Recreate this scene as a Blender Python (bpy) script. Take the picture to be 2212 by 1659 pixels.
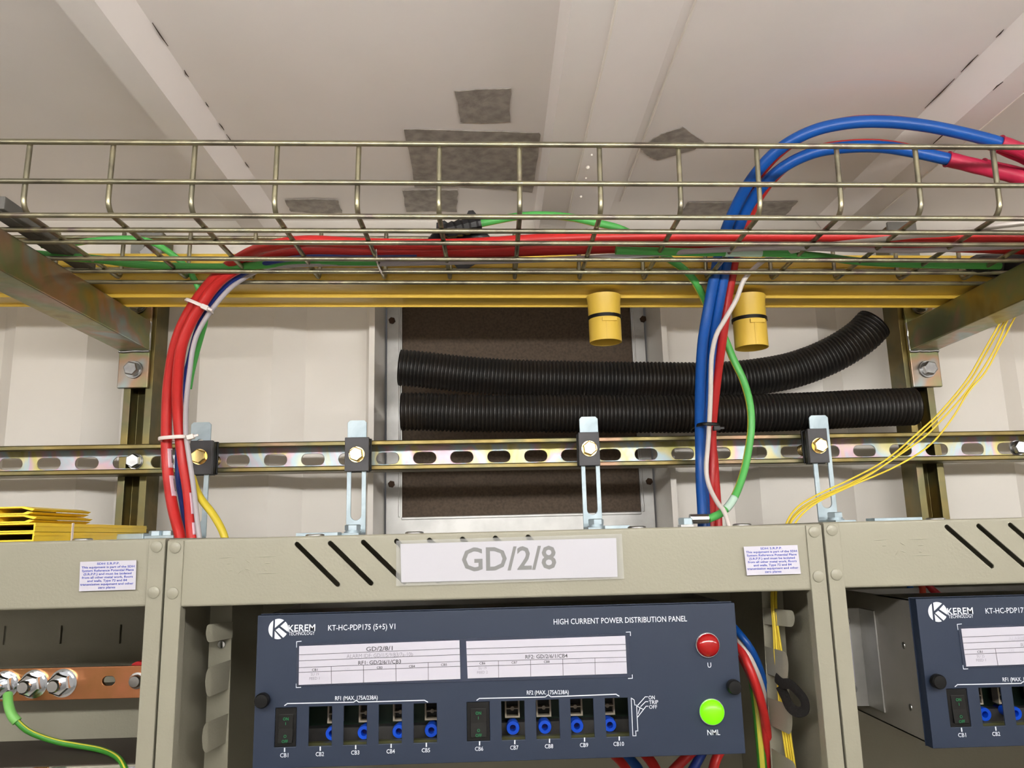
import bpy, bmesh, math, random
from math import sin, cos, pi, radians, atan, sqrt
from mathutils import Vector as V, Matrix

random.seed(7)
S = bpy.context.scene
C = S.collection
for o in list(bpy.data.objects):
    bpy.data.objects.remove(o)

# ------------------------------------------------------------------ camera
W, H, F = 2212.0, 1659.0, 1700.0
ZR = 2.2                                  # rack top height
YAW, PITCH, ROLL = radians(1.5), radians(10.9), radians(1.4)
CAM = V((0, 0, ZR - 0.001))
fwd = V((sin(YAW) * cos(PITCH), cos(YAW) * cos(PITCH), sin(PITCH)))
r0 = V((cos(YAW), -sin(YAW), 0))
u0 = r0.cross(fwd)
RT = cos(ROLL) * r0 - sin(ROLL) * u0
UP = sin(ROLL) * r0 + cos(ROLL) * u0
cam = bpy.data.cameras.new('camera')
camo = bpy.data.objects.new('camera', cam)
C.objects.link(camo)
cam.sensor_width = 36
cam.lens = F / W * 36
cam.clip_start = 0.01
camo.matrix_world = Matrix(((RT.x, UP.x, -fwd.x, CAM.x), (RT.y, UP.y, -fwd.y, CAM.y), (RT.z, UP.z, -fwd.z, CAM.z), (0, 0, 0, 1)))
S.camera = camo

# ------------------------------------------------------------------ world, exposure
S.view_settings.view_transform = 'Standard'
S.view_settings.look = 'None'
S.view_settings.exposure = 0.72
S.view_settings.gamma = 1
S.view_settings.use_curve_mapping = False
wd = bpy.data.worlds.new('room_world')
S.world = wd
wd.use_nodes = True
wd.node_tree.nodes['Background'].inputs[0].default_value = (0.9, 0.93, 1, 1)
wd.node_tree.nodes['Background'].inputs[1].default_value = 0.05
LAMP_NEAR, LAMP_FILL = 28.0, 17.0          # strength of the middle batten and of the right one added as fill


def ray(px, py):
    return fwd + (px - W / 2) / F * RT - (py - H / 2) / F * UP


def P(px, py, Y):
    "where the sight line of a pixel meets the upright plane y = Y"
    d = ray(px, py)
    return CAM + d * (Y / d.y)


def PZ(px, py, z):
    "where it meets the level plane at height z"
    d = ray(px, py)
    return CAM + d * ((z - CAM.z) / d.z)


# ------------------------------------------------------------------ materials
def rgb(r, g, b):
    f = lambda c: (c / 255 / 12.92) if c <= 10 else ((c / 255 + 0.055) / 1.055) ** 2.4
    return (f(r), f(g), f(b), 1)


MATS = {}


def mat(name, col, rough=0.5, metal=0.0, noise=None, bump=None, spec=None, trans=None, emit=None, coat=None, alpha=None):
    """noise=(scale, amount[, colour2]) varies the colour; bump=(scale, strength)"""
    if name in MATS:
        return MATS[name]
    m = bpy.data.materials.new(name)
    m.use_nodes = True
    nt = m.node_tree
    b = nt.nodes['Principled BSDF']
    b.inputs['Base Color'].default_value = col
    b.inputs['Roughness'].default_value = rough
    b.inputs['Metallic'].default_value = metal
    if spec is not None:
        b.inputs['Specular IOR Level'].default_value = spec
    if coat:
        b.inputs['Coat Weight'].default_value = coat
        b.inputs['Coat Roughness'].default_value = 0.1
    if alpha is not None:
        b.inputs['Alpha'].default_value = alpha
    if emit:
        b.inputs['Emission Color'].default_value = emit[0]
        b.inputs['Emission Strength'].default_value = emit[1]
    tc = nt.nodes.new('ShaderNodeTexCoord')
    if noise:
        n = nt.nodes.new('ShaderNodeTexNoise')
        n.inputs['Scale'].default_value = noise[0]
        n.inputs['Detail'].default_value = 5
        nt.links.new(tc.outputs['Object'], n.inputs['Vector'])
        r = nt.nodes.new('ShaderNodeValToRGB')
        c2 = noise[2] if len(noise) > 2 else tuple(c * (1 - noise[1]) for c in col[:3]) + (1,)
        r.color_ramp.elements[0].color = c2
        r.color_ramp.elements[1].color = col
        r.color_ramp.elements[0].position = 0.5 - noise[1] * 0.5 if len(noise) > 2 else 0.35
        r.color_ramp.elements[1].position = 0.62
        nt.links.new(n.outputs['Fac'], r.inputs['Fac'])
        nt.links.new(r.outputs['Color'], b.inputs['Base Color'])
    if bump:
        n2 = nt.nodes.new('ShaderNodeTexNoise')
        n2.inputs['Scale'].default_value = bump[0]
        n2.inputs['Detail'].default_value = 3
        nt.links.new(tc.outputs['Object'], n2.inputs['Vector'])
        bp = nt.nodes.new('ShaderNodeBump')
        bp.inputs['Strength'].default_value = bump[1]
        bp.inputs['Distance'].default_value = 0.001
        nt.links.new(n2.outputs['Fac'], bp.inputs['Height'])
        nt.links.new(bp.outputs['Normal'], b.inputs['Normal'])
    MATS[name] = m
    return m


def plated(name, stops, scale=14, rough=0.32, metal=0.9, stretch=(1, 1, 1)):
    "zinc plating with its rainbow passivation"
    m = bpy.data.materials.new(name)
    m.use_nodes = True
    nt = m.node_tree
    b = nt.nodes['Principled BSDF']
    b.inputs['Metallic'].default_value = metal
    b.inputs['Roughness'].default_value = rough
    tc = nt.nodes.new('ShaderNodeTexCoord')
    mp = nt.nodes.new('ShaderNodeMapping')
    mp.inputs['Scale'].default_value = stretch
    n = nt.nodes.new('ShaderNodeTexNoise')
    n.inputs['Scale'].default_value = scale
    n.inputs['Detail'].default_value = 3
    n.inputs['Distortion'].default_value = 0.6
    r = nt.nodes.new('ShaderNodeValToRGB')
    e = r.color_ramp.elements
    while len(e) < len(stops):
        e.new(0.5)
    for i, (p, c) in enumerate(stops):
        e[i].position = p
        e[i].color = c
    nt.links.new(tc.outputs['Object'], mp.inputs['Vector'])
    nt.links.new(mp.outputs['Vector'], n.inputs['Vector'])
    nt.links.new(n.outputs['Fac'], r.inputs['Fac'])
    nt.links.new(r.outputs['Color'], b.inputs['Base Color'])
    n2 = nt.nodes.new('ShaderNodeTexNoise')
    n2.inputs['Scale'].default_value = 90
    nt.links.new(tc.outputs['Object'], n2.inputs['Vector'])
    mr = nt.nodes.new('ShaderNodeMapRange')
    mr.inputs['To Min'].default_value = rough - 0.08
    mr.inputs['To Max'].default_value = rough + 0.14
    nt.links.new(n2.outputs['Fac'], mr.inputs['Value'])
    nt.links.new(mr.outputs['Result'], b.inputs['Roughness'])
    MATS[name] = m
    return m


PAINT = mat('wall_paint', rgb(238, 233, 225), 0.38, noise=(5, 0.05), bump=(160, 0.10))
CEIL = mat('ceiling_paint', rgb(246, 239, 235), 0.4, noise=(4, 0.07), bump=(120, 0.12))
FLOOR = mat('floor_vinyl', rgb(188, 186, 182), 0.5, noise=(6, 0.1))
ZINC = plated('yellow_zinc', [(0.30, rgb(126, 110, 56)), (0.42, rgb(156, 142, 84)), (0.50, rgb(134, 142, 104)), (0.58, rgb(166, 136, 112)), (0.66, rgb(146, 162, 164)), (0.76, rgb(150, 140, 90))], 9)
ZINC_D = plated('olive_zinc', [(0.3, rgb(108, 92, 54)), (0.45, rgb(126, 112, 70)), (0.58, rgb(102, 100, 74)), (0.7, rgb(134, 108, 88))], 10, 0.36)
WIRE = plated('wire_zinc', [(0.3, rgb(118, 110, 98)), (0.45, rgb(150, 146, 126)), (0.58, rgb(172, 166, 138)), (0.7, rgb(138, 126, 120))], 22, 0.32)
GALV = plated('bright_zinc', [(0.3, rgb(168, 186, 196)), (0.6, rgb(194, 210, 218)), (0.75, rgb(182, 196, 192))], 40, 0.5, 0.55)
DULLZ = mat('dull_zinc', rgb(156, 156, 152), 0.5, 0.5, noise=(40, 0.15))
STEEL = mat('steel', rgb(176, 176, 176), 0.3, 1.0, noise=(80, 0.25))
CHROME = mat('bright_steel', rgb(214, 218, 224), 0.14, 1.0)
BRASS = mat('gold_zinc', rgb(222, 196, 132), 0.26, 1.0, noise=(60, 0.15))
RACK = mat('rack_paint', rgb(152, 149, 133), 0.36, bump=(420, 0.16), noise=(3, 0.03))
RACKRAW = mat('rack_galvanised', rgb(150, 148, 142), 0.45, 0.6, noise=(25, 0.25))
NAVY = mat('navy_paint', rgb(33, 45, 66), 0.5, bump=(900, 0.05))
ALU = mat('alloy', rgb(196, 196, 194), 0.42, 0.75, noise=(30, 0.18))
ALUSHEET = mat('alloy_sheet', rgb(176, 172, 164), 0.36, 0.55, noise=(12, 0.2))
BOARD = mat('hardboard', rgb(96, 80, 64), 0.7, noise=(260, 0.5, rgb(70, 57, 45)))
BLACKP = mat('black_plastic', rgb(10, 10, 11), 0.45, spec=0.35)
HOSE = mat('hose_plastic', rgb(24, 23, 22), 0.42, noise=(18, 0.35, rgb(32, 26, 21)))
CLAMP = mat('clamp_plastic', rgb(74, 73, 77), 0.5, noise=(40, 0.25))
TAPEB = mat('black_tape', rgb(26, 26, 30), 0.34, bump=(60, 0.5))
YEL = mat('yellow_plastic', rgb(226, 190, 76), 0.36, noise=(6, 0.05))
YELO = mat('bright_yellow_plastic', rgb(246, 212, 56), 0.36)
YELF = mat('yellow_fibre', rgb(244, 216, 70), 0.4)
YELC = mat('yellow_cable', rgb(222, 200, 60), 0.42)
RED = mat('red_cable', rgb(204, 42, 40), 0.38, noise=(30, 0.1))
RED2 = mat('dark_red_cable', rgb(190, 40, 40), 0.38)
SLEEVE = mat('sleeve_red', rgb(192, 42, 76), 0.4, noise=(40, 0.15))
BLUE = mat('blue_cable', rgb(10, 80, 164), 0.35, noise=(30, 0.1))
NBLUE = mat('thin_blue_cable', rgb(36, 62, 150), 0.4)
WHITE = mat('white_cable', rgb(214, 206, 200), 0.42)
GREY = mat('grey_cable', rgb(186, 180, 186), 0.42)
GREEN = mat('green_cable', rgb(86, 180, 88), 0.4)
GREEND = mat('deep_green', rgb(60, 140, 46), 0.45)
STRIPE = mat('yellow_stripe', rgb(214, 206, 74), 0.4)
TIEW = mat('white_tie', rgb(236, 226, 222), 0.35)
PAPER = mat('white_paper', rgb(198, 196, 208), 0.5)
CLEAR = mat('clear_film', rgb(230, 232, 230), 0.12, alpha=0.16)
TAG = mat('cable_tag', rgb(226, 192, 206), 0.3)
INKD = mat('dark_ink', rgb(84, 84, 90), 0.6)
INKG = mat('grey_ink', rgb(150, 148, 160), 0.6)
INKL = mat('faint_ink', rgb(186, 184, 196), 0.6)
INKB = mat('blue_ink', rgb(66, 80, 172), 0.6)
INKW = mat('white_ink', rgb(226, 232, 242), 0.5)
INKGR = mat('green_ink', rgb(30, 120, 74), 0.5)
DUCTT = mat('cloth_tape', rgb(170, 162, 154), 0.6, noise=(70, 0.3, rgb(138, 131, 124)), bump=(300, 0.4))
COPPER = mat('copper', rgb(214, 142, 106), 0.3, 1.0, noise=(16, 0.4, rgb(168, 126, 76)), bump=(30, 0.3))
REDL = mat('red_lens', rgb(160, 6, 9), 0.16, coat=0.6)
GREENL = mat('green_lens', rgb(90, 200, 10), 0.3, emit=((0.16, 0.85, 0.0, 1), 0.6))
PCB = mat('circuit_green', rgb(22, 58, 36), 0.5, noise=(60, 0.3))
SOCK = mat('blue_socket', rgb(10, 84, 226), 0.35)
IVORY = mat('ivory_plastic', rgb(176, 166, 146), 0.5)
VELCRO = mat('black_velcro', rgb(22, 19, 17), 0.9, bump=(500, 0.8))
SEAL = mat('sealant', rgb(240, 232, 222), 0.4)
RUST = mat('rusty_screw', rgb(86, 66, 52), 0.6, 0.5)
TUBE = mat('lamp_diffuser', rgb(255, 255, 255), 0.5, emit=((1.0, 0.975, 0.94, 1), LAMP_NEAR))
TUBE3 = mat('fill_diffuser_left', rgb(255, 255, 255), 0.5, emit=((1.0, 0.975, 0.94, 1), 12.5))  # left fill tube, added and set weaker to balance the light
TUBE2 = mat('fill_diffuser_right', rgb(255, 255, 255), 0.5, emit=((1.0, 0.975, 0.94, 1), LAMP_FILL))  # right fill tube, added to lift the bounce light

# ------------------------------------------------------------------ mesh helpers
ORG = {}


class Fr:
    "a local frame: x along, y into depth, z up"
    def __init__(s, o, x=V((1, 0, 0)), z=V((0, 0, 1)), y=None):
        s.o = V(o)
        s.x = V(x).normalized()
        if y is not None:
            s.y = V(y).normalized()
            s.z = s.x.cross(s.y).normalized()
        else:
            s.y = V(z).cross(s.x).normalized()
            s.z = s.x.cross(s.y).normalized()

    def __call__(s, a, b, c):
        return s.o + s.x * a + s.y * b + s.z * c

    def inv(s, p):
        d = V(p) - s.o
        return V((d.dot(s.x), d.dot(s.y), d.dot(s.z)))

    def at(s, a, b, c):
        return Fr(s(a, b, c), s.x, s.z)


WF = Fr((0, 0, 0))


def spl(pts, n=8):
    "smooth curve through points (centripetal-like Catmull-Rom)"
    pts = [V(p) for p in pts]
    if len(pts) < 3:
        return [pts[0].lerp(pts[-1], i / n) for i in range(n + 1)]
    q = [2 * pts[0] - pts[1]] + pts + [2 * pts[-1] - pts[-2]]
    out = []
    for i in range(1, len(q) - 2):
        p0, p1, p2, p3 = q[i - 1:i + 3]
        t = [0.0]
        for a, b in ((p0, p1), (p1, p2), (p2, p3)):
            t.append(t[-1] + max((b - a).length, 1e-6) ** 0.5)
        for k in range(n):
            u = t[1] + (t[2] - t[1]) * k / n
            A1 = p0 * ((t[1] - u) / (t[1] - t[0])) + p1 * ((u - t[0]) / (t[1] - t[0]))
            A2 = p1 * ((t[2] - u) / (t[2] - t[1])) + p2 * ((u - t[1]) / (t[2] - t[1]))
            A3 = p2 * ((t[3] - u) / (t[3] - t[2])) + p3 * ((u - t[2]) / (t[3] - t[2]))
            B1 = A1 * ((t[2] - u) / (t[2] - t[0])) + A2 * ((u - t[0]) / (t[2] - t[0]))
            B2 = A2 * ((t[3] - u) / (t[3] - t[1])) + A3 * ((u - t[1]) / (t[3] - t[1]))
            out.append(B1 * ((t[2] - u) / (t[2] - t[1])) + B2 * ((u - t[1]) / (t[2] - t[1])))
    out.append(pts[-1])
    return out


def resample(pts, step):
    L = [0.0]
    for a, b in zip(pts, pts[1:]):
        L.append(L[-1] + (b - a).length)
    n = max(2, int(round(L[-1] / step)))
    out, j = [], 0
    for i in range(n + 1):
        s = L[-1] * i / n
        while j < len(L) - 2 and L[j + 1] < s:
            j += 1
        out.append(pts[j].lerp(pts[j + 1], (s - L[j]) / max(L[j + 1] - L[j], 1e-9)))
    return out


class MB:
    def __init__(s):
        s.v, s.f, s.m = [], [], []

    def add(s, vs, fs, mi=0):
        k = len(s.v)
        s.v += [V(p) for p in vs]
        s.f += [tuple(i + k for i in f) for f in fs]
        s.m += [mi] * len(fs)
        return s

    def box(s, x0, x1, y0, y1, z0, z1, fr=WF, mi=0):
        vs = [fr(x, y, z) for x in (x0, x1) for y in (y0, y1) for z in (z0, z1)]
        return s.add(vs, [(0, 1, 3, 2), (4, 6, 7, 5), (0, 4, 5, 1), (2, 3, 7, 6), (0, 2, 6, 4), (1, 5, 7, 3)], mi)

    def hexa(s, lo, hi, mi=0):
        "solid between two quads (same winding)"
        return s.add(list(lo) + list(hi), [(3, 2, 1, 0), (4, 5, 6, 7), (0, 1, 5, 4), (1, 2, 6, 5), (2, 3, 7, 6), (3, 0, 4, 7)], mi)

    def prism(s, poly, vec, mi=0):
        n = len(poly)
        vs = [V(p) for p in poly] + [V(p) + V(vec) for p in poly]
        return s.add(vs, [tuple(range(n))[::-1], tuple(range(n, 2 * n))] + [(i, (i + 1) % n, n + (i + 1) % n, n + i) for i in range(n)], mi)

    def tube(s, pts, r, n=12, cap=True, stripe=None, flat=None, closed=False):
        pts = [V(p) for p in pts]
        N = len(pts)
        rr = r if isinstance(r, (list, tuple)) else [r] * N
        k0 = len(s.v)
        up = None
        for i, p in enumerate(pts):
            if closed:
                t = pts[(i + 1) % N] - pts[i - 1]
            else:
                t = pts[min(i + 1, N - 1)] - pts[max(i - 1, 0)]
            t.normalize()
            if up is None:
                up = V((0, 0, 1)) if abs(t.z) < 0.85 else V((0, -1, 0))
            up = (up - t * up.dot(t)).normalized()
            sd = t.cross(up)
            for k in range(n):
                a = 2 * pi * k / n
                fa, fb = flat if flat else (1, 1)
                s.v.append(p + (sd * cos(a) * fa + up * sin(a) * fb) * rr[i])
        M = N if closed else N - 1
        for i in range(M):
            j = (i + 1) % N
            for k in range(n):
                k2 = (k + 1) % n
                s.f.append((k0 + i * n + k, k0 + i * n + k2, k0 + j * n + k2, k0 + j * n + k))
                s.m.append(1 if stripe and k in stripe else 0)
        if cap and not closed:
            s.f.append(tuple(k0 + k for k in range(n))[::-1]); s.m.append(0)
            s.f.append(tuple(k0 + (N - 1) * n + k for k in range(n))); s.m.append(0)
        return s

    def cyl(s, p0, p1, r, n=20, r1=None, hole=None):
        p0, p1 = V(p0), V(p1)
        if hole:
            return s.lathe([(hole, 0), (r, 0), (r, (p1 - p0).length), (hole, (p1 - p0).length)], p0, p1 - p0, n, True)
        return s.lathe([(0, 0), (r, 0), (r1 if r1 is not None else r, (p1 - p0).length), (0, (p1 - p0).length)], p0, p1 - p0, n)

    def lathe(s, prof, p0, ax, n=24, closed=False, phase=0.0):
        ax = V(ax).normalized()
        a = ax.orthogonal().normalized()
        if abs(ax.y) > 0.7:
            a = (V((0, 0, 1)) - ax * ax.z).normalized()
        b = ax.cross(a)
        k0 = len(s.v)
        rings = []
        for r, t in prof:
            if r < 1e-7:
                s.v.append(V(p0) + ax * t); rings.append([len(s.v) - 1])
            else:
                ring = []
                for k in range(n):
                    an = 2 * pi * k / n + phase
                    s.v.append(V(p0) + ax * t + (a * cos(an) + b * sin(an)) * r)
                    ring.append(len(s.v) - 1)
                rings.append(ring)
        prs = list(zip(rings, rings[1:])) + ([(rings[-1], rings[0])] if closed else [])
        for A, B in prs:
            for k in range(n):
                k2 = (k + 1) % n
                if len(A) == 1 and len(B) == 1:
                    continue
                if len(A) == 1:
                    s.f.append((A[0], B[k2], B[k]))
                elif len(B) == 1:
                    s.f.append((A[k], A[k2], B[0]))
                else:
                    s.f.append((A[k], A[k2], B[k2], B[k]))
                s.m.append(0)
        return s

    def hexnut(s, p0, p1, r, phase=0.3):
        "hex head with a chamfered top, from p0 (seat) to p1"
        h = (V(p1) - V(p0)).length
        return s.lathe([(0, 0), (r, 0), (r, h * 0.86), (r * 0.86, h), (0, h)], p0, V(p1) - V(p0), 6, False, phase)

    def plate(s, outer, holes, thick, fr, mi=0):
        "flat sheet in the frame's x-z plane, front face at y=0, thickness going back"
        cu = bpy.data.curves.new('c', 'CURVE')
        cu.dimensions = '2D'
        cu.fill_mode = 'BOTH'
        for poly in [outer] + list(holes):
            sp = cu.splines.new('POLY')
            sp.points.add(len(poly) - 1)
            for i, q in enumerate(poly):
                sp.points[i].co = (q[0], q[1], 0, 1)
            sp.use_cyclic_u = True
        cu.extrude = thick / 2
        s.curve(cu, lambda c: fr(c[0], thick / 2 - c[2], c[1]), mi)
        return s

    def curve(s, cu, fn, mi=0):
        ob = bpy.data.objects.new('t', cu)
        C.objects.link(ob)
        dg = bpy.context.evaluated_depsgraph_get()
        me = ob.evaluated_get(dg).to_mesh()
        vs = [fn(v.co) for v in me.vertices]
        fs = [tuple(p.vertices) for p in me.polygons]
        s.add(vs, fs, mi)
        ob.evaluated_get(dg).to_mesh_clear()
        bpy.data.objects.remove(ob)
        bpy.data.curves.remove(cu)
        return s

    def text(s, txt, bl, br, h, upv, bold=0.0, mi=0, capref='H'):
        "letters fitted so the string runs from bl to br with capital height h along upv"
        bl, br, upv = V(bl), V(br), V(upv).normalized()
        cu = bpy.data.curves.new('t', 'FONT')
        cu.body = txt
        cu.resolution_u = 2
        cu.size = 1
        cu.offset = bold
        ob = bpy.data.objects.new('t', cu)
        C.objects.link(ob)
        dg = bpy.context.evaluated_depsgraph_get()
        ev = ob.evaluated_get(dg)
        me = ev.to_mesh()
        xs = [v.co.x for v in me.vertices]
        x0, x1 = min(xs), max(xs)
        cap = 0.73
        ux = (br - bl) / (x1 - x0)
        vs = [bl + ux * (v.co.x - x0) + upv * (h * v.co.y / cap) for v in me.vertices]
        fs = [tuple(p.vertices) for p in me.polygons]
        s.add(vs, fs, mi)
        ev.to_mesh_clear()
        bpy.data.objects.remove(ob)
        bpy.data.curves.remove(cu)
        return s

    def stroke(s, pts, w, nrm):
        "flat printed line"
        pts = [V(p) for p in pts]
        for a, b in zip(pts, pts[1:]):
            d = (b - a).normalized()
            sd = d.cross(V(nrm)).normalized() * w / 2
            e = d * w * 0.35
            s.add([a - e - sd, b + e - sd, b + e + sd, a - e + sd], [(0, 1, 2, 3)])
        return s

    def build(s, name, mats, parent=None, smooth=None, bevel=None):
        me = bpy.data.meshes.new(name)
        if parent is not None:
            org = ORG[parent.name]
        else:
            org = V((sum(p.x for p in s.v) / len(s.v), sum(p.y for p in s.v) / len(s.v), min(p.z for p in s.v)))
        me.from_pydata([tuple(p - org) for p in s.v], [], s.f)
        if not isinstance(mats, (list, tuple)):
            mats = [mats]
        for m in mats:
            me.materials.append(m)
        if len(mats) > 1:
            for p, mi in zip(me.polygons, s.m):
                p.material_index = mi
        bm = bmesh.new()
        bm.from_mesh(me)
        bmesh.ops.remove_doubles(bm, verts=bm.verts, dist=1e-6)
        bmesh.ops.recalc_face_normals(bm, faces=bm.faces)
        bm.to_mesh(me)
        bm.free()
        if smooth:
            me.shade_smooth()
            me.set_sharp_from_angle(angle=radians(smooth))
        o = bpy.data.objects.new(name, me)
        C.objects.link(o)
        if parent is not None:
            o.parent = parent
        else:
            o.location = org
        ORG[o.name] = V(org)
        if bevel:
            md = o.modifiers.new('bevel', 'BEVEL')
            md.width = bevel
            md.segments = 2
            md.limit_method = 'ANGLE'
            md.angle_limit = radians(40)
        return o


def tag(o, label, cat, group=None):
    o['label'] = label
    o['category'] = cat
    if group:
        o['group'] = group
    return o


def struct(o):
    o['kind'] = 'structure'
    return o


def thing(name, loc, label, cat, group=None):
    o = bpy.data.objects.new(name, None)
    C.objects.link(o)
    o.location = loc
    o.empty_display_size = 0.03
    ORG[o.name] = V(loc)
    return tag(o, label, cat, group)


def stadium(cx, cz, L, h, n=8, ang=0.0):
    "slot outline centred at cx, cz"
    r = h / 2
    pts = []
    for k in range(n + 1):
        a = -pi / 2 + pi * k / n
        pts.append((L / 2 - r + r * cos(a), r * sin(a)))
    for k in range(n + 1):
        a = pi / 2 + pi * k / n
        pts.append((-L / 2 + r + r * cos(a), r * sin(a)))
    return [(cx + x * cos(ang) - z * sin(ang), cz + x * sin(ang) + z * cos(ang)) for x, z in pts]


def circ(cx, cz, r, n=20):
    return [(cx + r * cos(2 * pi * k / n), cz + r * sin(2 * pi * k / n)) for k in range(n)]


UPZ = V((0, 0, 1))
FRONT = V((0, -1, 0))

# ================================================================== the room
TILT = -0.0135
CF = Fr((0, 0, 2.6672), (1, 0, TILT))      # ceiling, running down a little to the right


def PC(px, py, off=0.0):
    "pixel to a point on the ceiling plane (off below it)"
    d = ray(px, py)
    n = CF.z
    return CAM + d * ((CF.o - n * off - CAM).dot(n) / d.dot(n))


XL, XR, YB, YW = -3.0, 3.2, -1.28, 1.125
prof = [(XL, 0), (-0.352, 0), (-0.354, -0.030), (-0.322, -0.030), (-0.306, 0), (0.067, 0), (0.0735, -0.030), (0.1115, -0.030), (0.188, 0),
        (0.4935, 0), (0.513, -0.030), (0.548, -0.030), (0.550, 0), (XR, 0)]
m = MB()
cut = [prof[0], prof[1], prof[4], prof[5], prof[8], prof[9], prof[12], prof[13]]
m.prism([CF(x, YB, z) for x, z in cut] + [CF(XR, YB, 0.04), CF(XL, YB, 0.04)], V((0, 1.24 - YB, 0)))
struct(m.build('ceiling', CEIL))
for i, (a, b) in enumerate(((1, 5), (5, 9), (9, 13))):
    q = prof[a:a + 4]
    m = MB().prism([CF(x, YB + 0.01, z + (0.004 if z == 0 else 0)) for x, z in q], V((0, 1.118 - YB - 0.01, 0)))
    o = struct(m.build('trim_%d' % (i + 1), CEIL))
# sealant beads along the middle rib
for j, (a, z) in enumerate(((0.1115, -0.0305), (0.1885, -0.0005))):
    pts = [CF(a + 0.0005 * sin(y * 31 + j), y, z) for y in [YB + 0.03 + k * 0.05 for k in range(47)]]
    struct(MB().tube(pts, 0.0013, 6).build('trim_%d' % (4 + j), SEAL, smooth=60))
struct(MB().tube([CF(0.5485, y, -0.0303) for y in (YB + 0.05, 0, 1.11)], 0.0009, 6).build('trim_6', SEAL, smooth=60))

CRACK = mat('crack_dark', rgb(70, 58, 48), 0.8)
m = MB()
for xx, z, segs in ((-0.3055, -0.0012, ((0.655, 0.69), (0.73, 0.742), (0.79, 0.80), (0.835, 0.85), (0.86, 0.895), (0.93, 0.945))), (0.493, -0.0008, ((0.66, 0.672), (0.70, 0.73), (0.742, 0.80), (0.83, 0.842))), (0.5134, -0.0305, ((0.70, 0.715), (0.79, 0.83)))):
    for a, b in segs:
        m.tube([CF(xx + random.uniform(-.0006, .0006), a, z), CF(xx + random.uniform(-.0006, .0006), (a + b) / 2, z), CF(xx, b, z)], [0.0003, 0.0007, 0.0003], 5)
struct(m.build('trim_8', CRACK))
m = MB()
for px, py, r in ((1347, 58, .0022), (1330, 130, .0010), (1322, 175, .0009), (1278, 335, .0016), (1270, 362, .0024), (1266, 385, .0012), (1255, 425, .0018)):
    c = PC(px, py, 0.031 if px < 1290 else 0.012)
    m.lathe([(0, -r), (r * .7, -r * .7), (r, 0), (r * .7, r * .7), (0, r)], c, UPZ, 10)
struct(m.build('trim_9', SEAL, smooth=60))

# back wall: corrugated steel, flat top rail, an opening in the middle
OX0, OX1, OZ0, OZ1 = -0.1695, 0.2514, 2.195, 2.585
c0, per = -0.6912 - 0.268 * 9, 0.268


def corr(x):
    t = (x - c0) % per
    if t < 0.105: return 0.0
    if t < 0.147: return (t - 0.105) / 0.042 * 0.026
    if t < 0.237: return 0.026
    return 0.026 * (1 - (t - 0.237) / 0.031)


ks = []
for k in range(25):
    for t in (0, 0.105, 0.147, 0.237):
        ks.append(c0 + per * k + t)


def sheet(m, xa, xb, za, zb):
    xs = sorted([xa, xb] + [x for x in ks if xa + 1e-4 < x < xb - 1e-4])
    for x0, x1 in zip(xs, xs[1:]):
        y0, y1 = YW + corr(x0 + 1e-6), YW + corr(x1 - 1e-6)
        m.add([(x0, y0, za), (x1, y1, za), (x1, y1, zb), (x0, y0, zb)], [(0, 1, 2, 3)])


m = MB()
sheet(m, XL, OX0 - 0.006, 0, 2.6)
sheet(m, OX1 + 0.006, XR, 0, 2.6)
sheet(m, OX0 - 0.006, OX1 + 0.006, 0, OZ0)
m.box(XL, XR, YW - 0.005, YW + 0.09, OZ1, 2.76)
struct(m.build('wall_back', PAINT))
m = MB()
m.box(OX0 - 0.008, OX0, YW - 0.006, 1.245, OZ0, OZ1)
m.box(OX1, OX1 + 0.008, YW - 0.006, 1.245, OZ0, OZ1)
m.box(OX0 - 0.008, OX1 + 0.008, YW + 0.001, 1.245, OZ0 - 0.008, OZ0)
m.box(OX0, OX1, YW + 0.07, 1.245, OZ1 - 0.01, OZ1)
struct(m.build('trim_7', PAINT))
struct(MB().box(XL, XR, YB - 0.05, YB, 0, 2.76).build('wall_front', PAINT))
struct(MB().box(XL - 0.05, XL, YB, 1.3, 0, 2.76).build('wall_left', PAINT))
struct(MB().box(XR, XR + 0.05, YB, 1.3, 0, 2.76).build('wall_right', PAINT))
struct(MB().box(XL, XR, YB, 1.3, -0.05, 0).build('floor', FLOOR))

# fluorescent battens overhead, out of view; the outer two are added as fill light
for x, y, mt, lab in ((0.15, 0.0, TUBE, 'white fluorescent batten above the aisle, middle one of the row'), (-1.45, 0.0, TUBE3, 'white fluorescent fill batten added above the aisle, left of the middle one'),
                      (1.75, 0.0, TUBE2, 'white fluorescent fill batten added above the aisle, right of the middle one')):
    L = 1.5
    zc = CF(x, y, 0).z
    t = thing('batten_lamp', (x, y, zc - 0.26), lab, 'lamp', 'ceiling battens')
    MB().box(x - L / 2, x + L / 2, y - 0.03, y + 0.03, zc - 0.217, zc - 0.18).box(x - 0.4, x - 0.36, y - 0.01, y + 0.01, zc - 0.185, zc).box(x + 0.36, x + 0.4, y - 0.01, y + 0.01, zc - 0.185, zc).build('lamp_body', mat('lamp_white', rgb(235, 235, 232), 0.4), t)
    MB().cyl((x - L / 2 + 0.03, y, zc - 0.24), (x + L / 2 - 0.03, y, zc - 0.24), 0.019, 20).build('diffuser', mt, t, smooth=40)

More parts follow.
